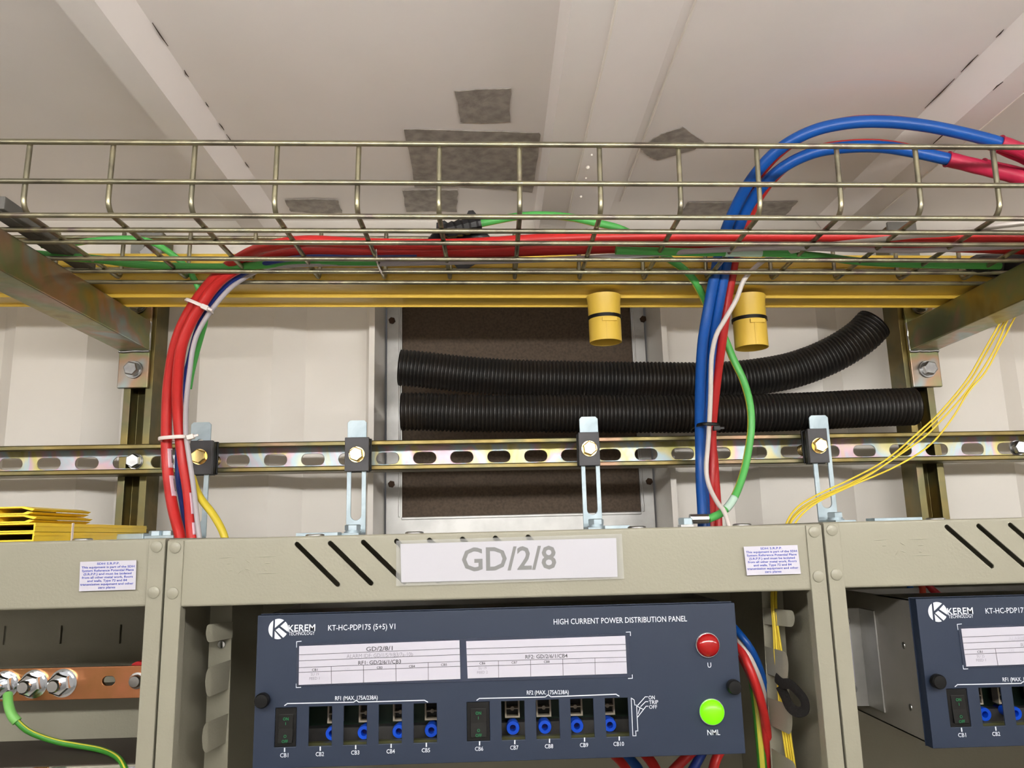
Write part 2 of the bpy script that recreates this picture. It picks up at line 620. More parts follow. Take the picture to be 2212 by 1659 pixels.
# ------------------------------------------------------------------ blanking panel in the opening
YF = 1.228
t = thing('blanking_panel', (0.04, 1.235, OZ0 + 0.002), 'brown hardboard panel in a dull alloy frame closing the wall opening', 'panel')
iL, iR, iB = P(868, 900, YF).x, P(1374, 900, YF).x, P(1100, 1112, YF).z
MB().box(iL - 0.01, iR + 0.01, YF + 0.006, YF + 0.012, iB - 0.01, OZ1 - 0.01).build('board', BOARD, t)
m = MB()
oL, oR = OX0 + 0.003, OX1 - 0.003
m.prism([(oL, YF, OZ0 + 0.002), (iL, YF, iB), (iL, YF, OZ1 - 0.012), (oL, YF, OZ1 - 0.012)], V((0, 0.006, 0)))
m.prism([(oR, YF, OZ0 + 0.002), (iR, YF, iB), (iR, YF, OZ1 - 0.012), (oR, YF, OZ1 - 0.012)], V((0, 0.006, 0)))
m.prism([(oL, YF, OZ0 + 0.002), (oR, YF, OZ0 + 0.002), (iR, YF, iB), (iL, YF, iB)], V((0, 0.006, 0)))
for x in (iL - 0.005, iR + 0.002):
    m.box(x, x + 0.003, YF - 0.002, YF, iB, OZ1 - 0.012)
m.box(iL, iR, YF - 0.002, YF, iB - 0.004, iB)
m.build('frame', ALU, t, bevel=0.0008)
for px, py in ((847, 693), (846, 1046), (1389, 690), (1402, 1040)):
    c = P(px, py, YF)
    MB().hexnut(c, c + V((0, -0.004, 0)), 0.0055).build('screw', RUST, t)

# ------------------------------------------------------------------ cloth tape on the ceiling
patches = [
    ([(983, 196), (1050, 192), (1103, 190), (1101, 262), (1040, 264), (996, 263)], 'small square of grey cloth tape on the ceiling above the largest patch'),
    ([(873, 278), (1000, 281), (1165, 286), (1169, 292), (1150, 415), (1090, 408), (990, 402), (897, 404)], 'largest grey cloth tape patch on the ceiling, behind the tray'),
    ([(870, 410), (930, 409), (989, 410), (986, 457), (930, 455), (878, 457)], 'grey cloth tape strip just below the largest ceiling patch'),
    ([(615, 431), (680, 429), (729, 431), (740, 459), (680, 460), (628, 456)], 'grey cloth tape strip on the ceiling beside the left rib'),
    ([(1383, 318), (1430, 288), (1475, 274), (1521, 306), (1500, 322), (1420, 345), (1398, 335)], 'diamond shaped torn cloth tape on the ceiling right of the middle rib'),
    ([(1486, 437), (1600, 437), (1722, 435), (1694, 468), (1560, 470), (1466, 467)], 'wide grey cloth tape strip on the ceiling behind the blue cables'),
]
for poly, lab in patches:
    pts = [PC(x, y, 0.0008) for x, y in poly]
    dense = []
    for a, b in zip(pts, pts[1:] + pts[:1]):
        for k in range(6):
            q = a.lerp(b, k / 6)
            dense.append(q + V((random.uniform(-1, 1), random.uniform(-1, 1), 0)) * 0.0009)
    tag(MB().prism(dense, CF.z * -0.0009).build('tape_patch', DUCTT), lab, 'tape', 'cloth tape patches on the ceiling')

# ------------------------------------------------------------------ upright strut channels
YS = 1.068
STR = {'l': (-0.5025, -0.4640), 'r': (0.579, 0.6172)}


def strut(xa, xb, ztop, lab):
    c = (xa + xb) / 2
    t = thing('strut_channel', (c, YS + 0.02, 0), lab, 'channel', 'upright strut channels on the back wall')
    k, d, l = 0.0026, 0.0408, 0.0095
    p = [(xa + l, 0.007), (xa + l - k, 0.007), (xa + l - k, k), (xa + k, k), (xa + k, d - k), (xb - k, d - k), (xb - k, k), (xb - l + k, k), (xb - l + k, 0.007),
         (xb - l, 0.007), (xb - l, 0), (xb, 0), (xb, d), (xa, d), (xa, 0), (xa + l, 0)]
    MB().prism([(x, YS + y, 0.0) for x, y in p], V((0, 0, ztop))).build('channel', ZINC_D, t, bevel=0.0006)
    # top fixing to the rail of the wall
    pl = MB().plate([(c - 0.021, ztop - 0.052), (c + 0.021, ztop - 0.052), (c + 0.021, ztop + 0.004), (c - 0.021, ztop + 0.004)],
                    [circ(c + 0.003, ztop - 0.024, 0.006)], 0.005, Fr((0, YS - 0.0055, 0)))
    pl.build('head_plate', DULLZ, t, bevel=0.0008)
    q = V((c + 0.004, YS - 0.0055, ztop - 0.036))
    MB().hexnut(q, q + V((0, -0.007, 0)), 0.0098).build('head_bolt', CHROME, t)
    return t


zl, zr = P(318, 500, YS).z, P(1945, 487, YS).z
strut(*STR['l'], zl, 'brassy strut channel standing on the wall behind the left red cables')
strut(*STR['r'], zr, 'brassy strut channel standing on the wall at the right ends of the black hoses')

# ------------------------------------------------------------------ cantilever arms
TZ = 2.4945                                 # tray wire plane at x = 0
TF = Fr((0, 0, TZ), (1, 0, -0.0186))


def PT(px, py, off=0.0):
    "pixel to a point on the tray floor plane (off above it)"
    d = ray(px, py)
    return CAM + d * ((TF.o + TF.z * off - CAM).dot(TF.z) / d.dot(TF.z))


def tz(x):
    return TZ - 0.0186 * x


def arm(xa, xb, side, lab):
    c = (xa + xb) / 2
    zt = tz(c) - 0.0028
    zb = zt - 0.0405
    t = thing('cantilever_arm', (c, YS, zb), lab, 'arm', 'cantilever arms carrying the tray')
    k = 0.0026
    ya, yb = 0.66, YS - 0.0065
    # inverted channel: top is open between two returned lips, closed underneath
    l = 0.0085
    p = [(xa, zb), (xb, zb), (xb, zt), (xb - l, zt), (xb - l, zt - k), (xb - k, zt - k), (xb - k, zb + k), (xa + k, zb + k), (xa + k, zt - k), (xa + l, zt - k), (xa + l, zt), (xa, zt)]
    MB().prism([(x, ya, z) for x, z in p], V((0, yb - ya, 0))).build('arm_channel', ZINC, t, bevel=0.0022)
    # base plate with two bolts, welded to the arm
    w = 0.0205
    top, bot = zt + 0.05, zb - 0.052
    MB().box(c - w, c + w, YS - 0.0064, YS - 0.0004, bot, top).build('base_plate', ZINC, t, bevel=0.0012)
    pts = [V((c - side * w * 0.98, YS - 0.007, z)) for z in [zb + (zt - zb) * k / 9 for k in range(10)]]
    pts = [p + V((0, random.uniform(-.0007, .0007), 0)) for p in pts]
    MB().tube(pts, 0.0019, 7).tube([V((c - w + 2 * w * k / 9, YS - 0.007, zb - 0.001 + random.uniform(-.0006, .0006))) for k in range(10)], 0.0022, 7).build('weld_bead', STEEL, t, smooth=60)
    for z in (zb - 0.027, zt + 0.024):
        q = V((c + 0.001, YS - 0.0065, z))
        b = MB()
        b.lathe([(0.0045, 0), (0.0118, 0), (0.0122, 0.0012), (0.0118, 0.0026), (0.0045, 0.0026)], q, FRONT, 28, True)
        b.lathe([(0.004, 0.0026), (0.0098, 0.0026), (0.0098, 0.005), (0.004, 0.005)], q, FRONT, 24, True)
        b.hexnut(q + V((0, -0.005, 0)), q + V((0, -0.0118, 0)), 0.0098)
        b.build('hex_bolt', STEEL, t, smooth=35)
    return t


AL = (-0.5095, -0.4680)
AR = (0.5862, 0.6262)
arm(*AL, -1, 'brassy tray arm reaching out of the left edge of the photo')
arm(*AR, 1, 'brassy tray arm on the right, thin yellow cords hanging past it')

# ------------------------------------------------------------------ slotted rail across the struts
YR = 1.0265
DP = 0.041                                  # depth of the channel
RL = Fr((0, YR, 2.3051), (1, 0, -0.0059))
t = thing('slotted_rail', RL(0, 0.02, -0.02), 'long slotted brassy rail running behind the rack tops', 'rail')
m = MB()
xa, xb = -1.2, 1.35
hh = 0.0194
for s_ in (1, -1):
    p = [(0.0065, 0.0128), (0.0065, 0.0145), (0.0022, 0.0148), (0.0022, 0.0172), (DP - 0.002, 0.0172), (DP, 0.0150), (DP, 0.0194), (0.0012, 0.0194), (0.0, 0.0184), (0.0, 0.0138), (0.0012, 0.0128)]
    m.prism([RL(xa, y, z * s_) for y, z in p], RL.x * (xb - xa), 1)
sl = [23, 106, 190, 272, 355, 436, 518, 600, 681, 763, 844, 924, 1004, 1083, 1162, 1241, 1321, 1398, 1478, 1561, 1640, 1717, 1794, 1870, 1947, 2024, 2101, 2178]
xs0 = P(23, 1003, YR + DP - 0.002).x
xs1 = P(2178, 965, YR + DP - 0.002).x
step = (xs1 - xs0) / 27
holes = [stadium(xs0 + step * k, -0.0005, 0.0312, 0.0155) for k in range(-16, 48) if xa + 0.03 < xs0 + step * k < xb - 0.03]
m.plate([(xa, -0.0165), (xb, -0.0165), (xb, 0.0165), (xa, 0.0165)], holes, 0.0022, RL.at(0, DP - 0.0022, 0))
RAILM = plated('rail_zinc', [(0.3, rgb(184, 180, 108)), (0.42, rgb(206, 198, 152)), (0.5, rgb(180, 200, 206)), (0.58, rgb(208, 178, 190)), (0.68, rgb(208, 198, 130))], 12, 0.42, 0.7, (2.2, 1, 1))
m.build('channel', [RAILM, ZINC_D], t, bevel=0.0005)
for px, py, fc in ((286, 995, 0.0), (2206, 966, 0.4)):
    q = P(px, py, YR + DP - 0.012)
    q.y = YR + DP - 0.0023
    b = MB()
    b.lathe([(0.005, 0), (0.0105, 0), (0.0105, 0.002), (0.005, 0.002)], q, FRONT, 24, True)
    b.lathe([(0.005, 0.002), (0.0092, 0.002), (0.0092, 0.0045), (0.005, 0.0045)], q, FRONT, 24, True)
    b.hexnut(q + V((0, -0.0045, 0)), q + V((0, -0.0115, 0)), 0.0096, fc)
    b.build('hex_bolt', STEEL, t, smooth=35)

# ------------------------------------------------------------------ wire basket tray
t = thing('wire_tray', TF(0, 0.8, 0.0), 'long wire basket tray hung across the photo, holding cables', 'tray')
WR = 0.0025
ua, ub = -1.10, 1.25
ys = [PT(980, y).y for y in (468, 499, 525, 560, 587, 610.5)]
yf, yb_ = ys[0], ys[-1]
zt_ = TF.inv(P(980, 312, yf - 0.003))[2]
zm_ = TF.inv(P(980, 396, yf - 0.003))[2]
zbt = TF.inv(P(980, 515, yb_ + 0.004))[2]
zbm = TF.inv(P(980, 583, yb_ + 0.004))[2]
lines = [(y, 0.0) for y in ys] + [(yf - 0.0036, zt_), (yf - 0.0036, zm_), (yb_ + 0.004, zbt), (yb_ + 0.004, zbm)]
for i, (y, z) in enumerate(lines):
    MB().tube([TF(ua, y, z), TF(0, y, z), TF(ub, y, z)], WR if i not in (6,) else WR * 1.08, 10).build('long_wire', WIRE, t, smooth=60)
vx = [TF.inv(P(px, 330, yf))[0] for px in (62, 243, 420, 598, 774.5, 949, 1122, 1295, 1466, 1635, 1808, 1978, 2146)]
st = (vx[-1] - vx[0]) / 12
us = [vx[0] - st * k for k in (8, 7, 6, 5, 4, 3, 2, 1)] + vx + [vx[-1] + st * k for k in range(1, 10)]
zq = 0.0043
for u in us:
    path = [TF(u, yf + 0.0006, zt_ + 0.0015), TF(u, yf + 0.0006, 0.018)]
    for k in range(1, 6):
        a = pi / 2 * k / 5
        path.append(TF(u, yf + 0.0006 + 0.0135 * (1 - cos(a)), zq + 0.0135 * (1 - sin(a))))
    path += [TF(u, (yf + yb_) / 2, zq), TF(u, yb_ - 0.008, zq)]
    for k in range(1, 5):
        a = pi / 2 * k / 4
        path.append(TF(u, yb_ - 0.008 + 0.008 * sin(a), zq + 0.008 * (1 - cos(a))))
    path.append(TF(u, yb_, zbt + 0.004))
    MB().tube(path, WR, 10).build('cross_wire', WIRE, t, smooth=60)

# black foam strips laid over the wires above each arm
o = MB()
o.box(-0.474, -0.458, 0.70, 0.868, 0.0068, 0.0125, TF)
o.box(-0.458, -0.452, 0.70, 0.872, 0.0068, 0.0195, TF)
tag(o.build('edging_strip', mat('grey_rubber', rgb(104, 102, 98), 0.6), bevel=0.001), 'dull grey edging strip lying in the tray along the left arm', 'strip')

# ------------------------------------------------------------------ yellow fibre trunking
tf = TF.at(0, 0, 0)
yd0, yd1 = PT(980, 617).y, PT(980, 660).y
t = thing('fibre_trunking', TF(0, (yd0 + yd1) / 2, 0), 'long yellow plastic trunking running along the wall behind the wire tray', 'trunking')
hz = TF.inv(P(980, 549, yd0))[2]
ym = PT(980, 641).y
zo = -0.0024
L0, L1 = -1.2, 1.35
m = MB()
p = [(yd0, zo + 0.004), (yd0 - 0.0012, zo + 0.004), (yd0 - 0.0012, hz * 0.42), (yd0, hz * 0.46), (yd0, hz * 0.55), (yd0 - 0.0012, hz * 0.6), (yd0 - 0.0012, hz - 0.003), (yd0 + 0.0008, hz), (yd0 + 0.0026, hz - 0.001), (yd0 + 0.0022, zo + 0.0045)]
m.prism([TF(L0, y, z) for y, z in p], TF.x * (L1 - L0))
p = [(yd0, zo + 0.004), (ym - 0.004, zo + 0.005), (ym - 0.004, zo - 0.0002), (ym - 0.0015, zo - 0.0002), (ym - 0.0015, zo + 0.003), (yd1 - 0.002, zo + 0.003), (yd1 - 0.002, zo - 0.0002), (yd1, zo - 0.0002), (yd1, hz), (yd1 - 0.002, hz), (yd1 - 0.002, zo + 0.0055), (yd0, zo + 0.0065)]
m.prism([TF(L0, y, z) for y, z in p], TF.x * (L1 - L0))
m.build('trough', YEL, t)

# drop tubes below the trunking
for px, ptop, pl_, pr_, py0, pyb, lab in ((1307, 660, 1273, 1342, 688, 748, 'yellow drop tube under the trunking, in front of the hardboard panel'),
                                        (1620, 660, 1586, 1656, 692, 760, 'yellow drop tube under the trunking, right of the blue cables')):
    yc = (yd0 + yd1) / 2 - 0.004
    a, b = P(pl_, 720, yc), P(pr_, 720, yc)
    r = (b.x - a.x) / 2
    c = V(((a.x + b.x) / 2, yc, 0))
    zb, zt = P(px, pyb - 8, yc).z, tz(c.x) - 0.002
    zk = P(px, py0, yc).z
    t = thing('drop_tube', (c.x, c.y, zb), lab, 'tube', 'drop tubes under the yellow trunking')
    m = MB()
    m.lathe([(r, 0), (r, zk - zb - 0.004), (r * 1.0, zk - zb), (r * 1.02, zt - zb - 0.008), (r * 1.08, zt - zb), (r * 0.8, zt - zb), (r - 0.0016, zk - zb), (r - 0.0016, 0)], (c.x, c.y, zb), UPZ, 40, True)
    m.build('sleeve', YEL, t, smooth=40)
    MB().box(c.x - 0.0012, c.x + 0.0012, c.y - r - 0.0006, c.y - r + 0.002, zb + 0.001, zk - 0.003).build('seam_rib', YEL, t)
    MB().box(c.x - 0.006, c.x + 0.012, c.y - r - 0.0018, c.y - r + 0.003, zk - 0.0085, zk - 0.0035).build('latch', YEL, t, bevel=0.0005)
    m = MB().lathe([(r, 0), (r + 0.0012, 0), (r + 0.0012, 0.0042), (r, 0.0042)], (c.x, c.y, zk - 0.002), UPZ, 40, True)
    m.build('tie_band', BLACKP, t, smooth=40)

# ================================================================== cables
def path3(pts, n=8):
    out = []
    for q in pts:
        if len(q) == 3 and q[2] != 'T' and not isinstance(q[2], tuple):
            out.append(P(*q))
        else:
            out.append(PT(q[0], q[1], q[2][0]))
    return spl(out, n)


def T(h):
    return (h,)


RA = path3([(398, 1215, .92), (388, 1155, .925), (372, 1090, .935), (361, 1000, .942), (360, 900, .935), (365, 820, .925), (380, 740, .91), (405, 680, .897), (440, 628, .885), (478, 587, .868), (530, 551, .845),
            (590, 530, T(.0135)), (660, 521, T(.0150)), (780, 526, T(.0150)), (980, 528, T(.0150)), (1180, 517, T(.0150)), (1380, 511, T(.0150)), (1600, 510, T(.0150)), (1850, 511, T(.0150)), (2212, 511, T(.0150)), (2330, 511, T(.0150))])
RB = path3([(420, 1215, .915), (414, 1150, .92), (407, 1066, .93), (394, 985, .935), (385, 900, .928), (383, 840, .918), (392, 750, .90), (408, 705, .893), (435, 659, .885), (460, 623, .879), (493, 592, .867),
            (560, 562, T(.0135)), (640, 547, T(.0150)), (780, 548, T(.0150)), (980, 547, T(.0150)), (1180, 540, T(.0150)), (1380, 534, T(.0150)), (1600, 531, T(.0150)), (1850, 530, T(.0150)), (2000, 531, T(.0150)), (2212, 538, T(.0150)), (2330, 540, T(.0150))])


def tagpatch(path, py0, py1, r, ang0, ang1, name, mt, par):
    "a wrapped marker on a cable, between two pixel rows; angles 0 = towards the camera, positive to the right"
    def row(p):
        d = p - CAM
        return H / 2 - F * d.dot(UP) / d.dot(fwd)
    seg = [p for p in resample(path, 0.002) if py0 <= row(p) <= py1 and p.y > 0.9]
    if len(seg) < 2:
        return
    m = MB()
    N = 9
    k0 = 0
    vs, fs = [], []
    for i, p in enumerate(seg):
        tt = (seg[min(i + 1, len(seg) - 1)] - seg[max(i - 1, 0)]).normalized()
        f = (CAM - p); f = (f - tt * f.dot(tt)).normalized()
        sd = tt.cross(f)
        if sd.x < 0: sd = -sd
        for k in range(N):
            a = ang0 + (ang1 - ang0) * k / (N - 1)
            vs.append(p + (f * cos(a) + sd * sin(a)) * r)
    for i in range(len(seg) - 1):
        for k in range(N - 1):
            fs.append((i * N + k, i * N + k + 1, (i + 1) * N + k + 1, (i + 1) * N + k))
    m.add(vs, fs)
    o = m.build(name, mt, par, smooth=60)
    sm = o.modifiers.new('thickness', 'SOLIDIFY')
    sm.thickness = 0.0003
    sm.offset = 0
    return o


def cable(name, pts, r, mt, lab, cat='cable', group=None, n=14, stripe=None, flat=None, at=None):
    p = resample(pts, 0.006)
    base = min(p, key=lambda q: q.z)
    t = thing(name, base, lab, cat, group)
    MB().tube(p, r, n, True, stripe, flat).build('jacket', mt, t, smooth=60)
    return t


LG = 'left bundle of cables dropping into the rack'
RG = 'right bundle of cables dropping into the rack'
cr = 0.0063
ca = cable('power_cable', RA, cr, RED, 'thick red cable, outer one of the left pair, upper one along the tray', group=LG)
cb = cable('power_cable', RB, cr, RED, 'thick red cable, inner one of the left pair, lower one along the tray', group=LG)
for pth, par, rows in ((RA, ca, ((966, 1015), (1030, 1076))), (RB, cb, ((1068, 1118), (1129, 1160)))):
    for y0, y1 in rows:
        tagpatch(pth, y0, y1, cr + 0.0004, 0.15, 1.3, 'marker_tag', TAG, par)
        tagpatch(pth, y0 + 6, y1 - 10, cr + 0.0007, 0.85, 0.98, 'marker_print', INKD, par)

BL = path3([(404, 1200, .94), (399, 1130, .945), (384, 1030, .958), (385, 950, .955), (396, 830, .938), (408, 780, .925), (425, 715, .91), (452, 662, .898), (488, 619, .888), (521, 594, .876), (575, 569, T(.0065)), (660, 556, T(.006)), (780, 557, T(.006)), (900, 556, T(.006))])
cable('thin_cable', BL, 0.003, NBLUE, 'thin dark blue cable tucked beside the left red pair', group=LG)
WL = path3([(436, 1200, .915), (429, 1150, .915), (418, 1052, .925), (408, 984, .927), (402, 942, .925), (401, 900, .92), (405, 840, .91), (410, 800, .905), (416, 757, .90), (426, 722, .897), (455, 672, .892), (500, 620, .886), (535, 596, .878),
            (579, 578, T(.0035)), (669, 571, T(.0035)), (834, 570, T(.0035)), (961, 567, T(.0035)), (1150, 562, T(.0035)), (1380, 551, T(.0035)), (1530, 541, T(.0045)), (1687, 535, T(.0045)), (1850, 539, T(.0035)), (1977, 541, T(.0035)), (2103, 536, T(.0035)), (2212, 532, T(.0035)), (2320, 528, T(.0035))])
cable('thin_cable', WL, 0.0029, GREY, 'thin pale grey cable beside the left red pair and under them in the tray', group=LG)
YC = path3([(415, 1030, .945), (424, 1057, .938), (436, 1080, .93), (460, 1111, .925), (482, 1151, .92), (495, 1200, .92)])
cable('thin_cable', YC, 0.0043, YELC, 'short yellow cable curving down into the rack right of the left red pair', group=LG)
GY = path3([(60, 548, T(.006)), (145, 555, T(.006)), (220, 561, T(.006)), (300, 571, T(.006)), (400, 577, T(.006)), (500, 577, T(.006)), (590, 571, T(.006)), (700, 567, T(.0055)), (820, 566, T(.0055))])
cable('earth_cable', GY, 0.0046, [GREEN, STRIPE], 'thick green and yellow earth cable lying in the tray left of the red pair', 'cable', 'earth cables', 16, (9, 10, 11))
GY2 = path3([(90, 530, .89), (150, 526, .888), (220, 518, .886), (290, 516, .885), (330, 524, .885), (370, 548, .888), (402, 577, .893), (424, 612, .898), (437, 645, .905), (443, 690, .915), (436, 720, .925), (427, 752, .935), (415, 800, .945), (408, 840, .95)])
cable('earth_cable', GY2, 0.0036, [GREEN, STRIPE], 'thin green and yellow earth cable looping down from the tray at the left', 'cable', 'earth cables', 16, (9, 10, 11))

# right bundle
B1 = path3([(1519, 1200, .94), (1518, 1115, .945), (1514, 1040, .955), (1513, 985, .957), (1512, 930, .95), (1512, 870, .937), (1514, 800, .922), (1518, 740, .91), (1524, 700, .901), (1535, 640, .89), (1545, 590, .879), (1552, 556, .873), (1567, 500, .862), (1588, 450, .842), (1625, 385, .812), (1680, 325, .785), (1750, 285, .765), (1830, 266, .755), (1910, 263, .75), (2000, 272, .748), (2080, 288, .748), (2160, 309, .75), (2230, 335, .755), (2330, 380, .76), (2460, 425, .775), (2700, 465, .79), (2950, 480, .795)])
B2 = path3([(1524, 1200, .955), (1523, 1115, .958), (1520, 1040, .969), (1520, 985, .970), (1521, 930, .962), (1525, 870, .95), (1532, 800, .934), (1541, 720, .912), (1552, 660, .897), (1563, 600, .884), (1572, 556, .874), (1592, 500, .863), (1617, 445, .843), (1655, 393, .818), (1700, 356, .80), (1760, 329, .785), (1830, 318, .775), (1900, 317, .77), (1960, 325, .765), (2030, 340, .762), (2120, 362, .765), (2212, 386, .77), (2330, 424, .775), (2480, 465, .79), (2700, 492, .81), (2950, 498, .815)])
R3 = path3([(1535, 1200, .955), (1535, 1100, .962), (1537, 1050, .973), (1539, 985, .975), (1538, 930, .968), (1543, 870, .955), (1551, 800, .938), (1562, 720, .914), (1573, 640, .900), (1582, 590, .890), (1588, 556, .884), (1606, 500, .876), (1629, 444, .858), (1666, 390, .834), (1708, 352, .816), (1765, 324, .80), (1830, 313, .790), (1900, 312, .785), (1960, 321, .780), (2030, 337, .777), (2120, 357, .780), (2212, 378, .785), (2330, 412, .79), (2480, 455, .81), (2700, 480, .83), (2950, 486, .835)])
R4 = path3([(1553, 1200, .96), (1549, 1100, .966), (1545, 1040, .975), (1541, 985, .980), (1533, 930, .976), (1531, 870, .964), (1534, 800, .948), (1541, 720, .926), (1551, 650, .908), (1558, 600, .895), (1563, 556, .888), (1579, 500, .878), (1599, 450, .859), (1634, 385, .828), (1688, 325, .802), (1755, 284, .782), (1832, 263, .772), (1910, 260, .766), (2000, 270, .764), (2080, 288, .764), (2150, 312, .766), (2230, 346, .77), (2330, 392, .78), (2470, 435, .795), (2700, 460, .81), (2950, 468, .815)])
rb = 0.0064


def sleeve(path, px0, r, par, mt=SLEEVE):
    def col(p):
        d = p - CAM
        return W / 2 + F * d.dot(RT) / d.dot(fwd)
    pts = resample(path, 0.005)
    seg = [p for p in pts if col(p) >= px0 and p.y < 0.83]
    rr = [r * (0.98 + 0.02 * sin(i * 1.3)) for i in range(len(seg))]
    m = MB().tube(seg, rr, 16)
    rim = (seg[1] - seg[0]).normalized()
    m.lathe([(r - 0.001, 0), (r + 0.0006, 0), (r + 0.0006, 0.0012), (r - 0.001, 0.0012)], seg[0] - rim * 0.0006, rim, 24, True)
    m.build('end_sleeve', mt, par, smooth=50)


c1 = cable('power_cable', B1, rb, BLUE, 'thick blue cable, outer one arching above the tray at the right', group=RG)
sleeve(B1, 2150, rb * 1.22, c1)
c2 = cable('power_cable', B2, rb, BLUE, 'thick blue cable, inner one arching just above the tray rim at the right', group=RG)
sleeve(B2, 2046, rb * 1.24, c2)
c3 = cable('power_cable', R3, 0.0056, RED2, 'thick red cable running behind the inner blue cable, right of it below the tray', group=RG)
sleeve(R3, 2120, 0.0075, c3)
c4 = cable('power_cable', R4, 0.0056, RED2, 'thick red cable hidden behind the outer blue cable, red edge showing above it', group=RG)
sleeve(R4, 2125, 0.0078, c4)
WRT = path3([(1583, 1165, .905), (1564, 1104, .912), (1554, 1092, .917), (1535, 1058, .933), (1527, 1030, .94), (1526, 1000, .943), (1529, 965, .942), (1533, 900, .93), (1535, 850, .92), (1538, 765, .903), (1548, 722, .893), (1565, 692, .885), (1590, 648, .88), (1608, 603, .874), (1630, 579, .868), (1650, 563, .86),
             (1700, 545, T(.0075)), (1780, 530, T(.0060)), (1899, 518, T(.0058)), (1977, 509, T(.0058)), (2049, 505, T(.0058)), (2130, 492, T(.0058)), (2212, 482, T(.0058)), (2320, 474, T(.0058))])
cable('thin_cable', WRT, 0.0028, WHITE, 'thin white cable running down the front of the blue bundle', group=RG)

G1 = path3([(962, 499, .868), (1037, 483, .872), (1123, 467, .876), (1180, 465, .878), (1235, 470, .88), (1285, 481, .88), (1335, 493, .882), (1400, 525, .884), (1443, 558, .886), (1475, 580, .888), (1497, 603, .892), (1512, 628, .905), (1530, 665, .925), (1550, 700, .937), (1566, 732, .942), (1584, 776, .942), (1605, 820, .942), (1619, 868, .947), (1623, 915, .95), (1617, 970, .95), (1605, 1025, .945), (1583, 1080, .935), (1558, 1108, .925), (1530, 1121, .92)])
cg = cable('earth_cable', G1, 0.0046, [GREEN, STRIPE], 'green earth cable arching out of black tape and looping down right of the blue bundle', 'cable', 'earth cables', 18, (11, 12, 13))
tagpatch(G1, 1074, 1102, 0.0050, -1.2, 1.2, 'marker_tag', mat('pale_tag', rgb(196, 226, 210), 0.3), cg)
# crimped lug with its bolt
a = P(1530, 1120.5, .92)
b = P(1490, 1121, .92)
MB().lathe([(0, 0), (0.0052, 0), (0.0056, 0.004), (0.0056, (b - a).length), (0, (b - a).length)], a, b - a, 10).build('lug', STEEL, cg, smooth=35)
q = P(1482, 1127, .92)
MB().box(q.x - 0.008, b.x + 0.002, .912, .928, ZR + 0.0036, ZR + 0.0066).build('lug_tongue', STEEL, cg)
MB().hexnut((q.x, .92, ZR + 0.0068), (q.x, .92, ZR + 0.0145), 0.009).build('lug_bolt', GALV, cg)
# tape wrapped end
p = spl([P(950, 502, .868), P(975, 497, .868), P(1005, 490, .87), P(1037, 484, .872)], 6)
m = MB().tube(p, [0.004 + 0.0055 * min(1, i / 5) + 0.0008 * sin(i * 2.1) for i in range(len(p))], 10)
m.prism([P(1003, 474, .866), P(1012, 455, .866), P(1022, 454, .866), P(1032, 466, .866), P(1034, 478, .866)], (0, 0.001, 0))
m.prism([P(942, 498, .868), P(943, 481, .868), P(960, 476, .868), P(980, 490, .868), P(960, 505, .868)], (0, 0.001, 0))
m.build('tape_wrap', TAPEB, cg, smooth=30)
BT = spl([PT(922, 523, .013) + V((0, .012, .004)), P(960, 512, .893), P(1010, 512, .893), P(1042, 520, .893), P(1030, 545, .896)], 6)
m = MB().tube(BT, [0.002 + 0.008 * sin(pi * min(1, (i + 1) / 9) * 0.5) for i in range(len(BT))], 10, flat=(0.5, 1.1))
m.prism([P(980, 570, .897), P(1035, 566, .897), P(1006, 582, .897), P(992, 584, .897)], (0, 0.0012, 0))
tag(m.build('tape_bundle', TAPEB, smooth=30), 'black tape wrapped cable stub behind the red cables, below the green arch', 'tape')

G2 = path3([(1330, 541, T(.0045)), (1425, 543, T(.005)), (1507, 545, T(.0055)), (1561, 545, T(.0055)), (1651, 546, T(.0055)), (1696, 548, T(.0055)), (1780, 555, T(.0055)), (1850, 564, T(.0055)), (1977, 571, T(.0055)), (2103, 573, T(.0055)), (2160, 574, T(.0055))])
c = cable('earth_cable', G2, 0.0044, GREEN, 'green earth cable with a clear tag, lying in the tray at the right', 'cable', 'earth cables')
seg = [p for p in resample(G2, 0.004)]
n0 = len(seg)


def colpx(p):
    d = p - CAM
    return W / 2 + F * d.dot(RT) / d.dot(fwd)


sg = [p for p in seg if 1563 < colpx(p) < 1651]
MB().tube(sg, 0.0049, 16).build('clear_tag', mat('pale_tag', rgb(196, 226, 210), 0.3), c, smooth=60)
m = MB()
mid = sg[len(sg) // 2 - 1]
m.text('8/4  24/2/1', P(1585, 541.5, mid.y - 0.0052), P(1616, 541.5, mid.y - 0.0052), 0.0016, UPZ)
m.build('tag_lettering', INKB, c)
m = MB().tube([PT(2096, 572, .008), PT(2110, 572, .010), PT(2150, 574, .0135), PT(2212, 572, .0135), PT(2300, 572, .0135)], [0.0075, 0.012, 0.0142, 0.0142, 0.0142], 9)
m.build('tape_wrap', TAPEB, c, smooth=20)


# cable ties
def tie(cpts, rad, lab, mt, name='cable_tie', head=None, gr='cable ties'):
    t_ = thing(name, min(cpts, key=lambda q: q.z), lab, 'cable tie', gr)
    p = [V(q) for q in cpts]
    MB().tube(p, rad, 8, closed=True, flat=(0.5, 1.6)).build('strap', mt, t_, smooth=60)
    if head:
        c_, d_ = head
        f = Fr(c_, d_)
        MB().box(-0.004, 0.004, -0.003, 0.003, -0.0028, 0.0028, f).build('tie_head', mt, t_, bevel=0.0006)
        MB().box(0.004, 0.009, -0.001, 0.001, -0.0012, 0.0012, f).build('tie_tail', mt, t_)
    return t_


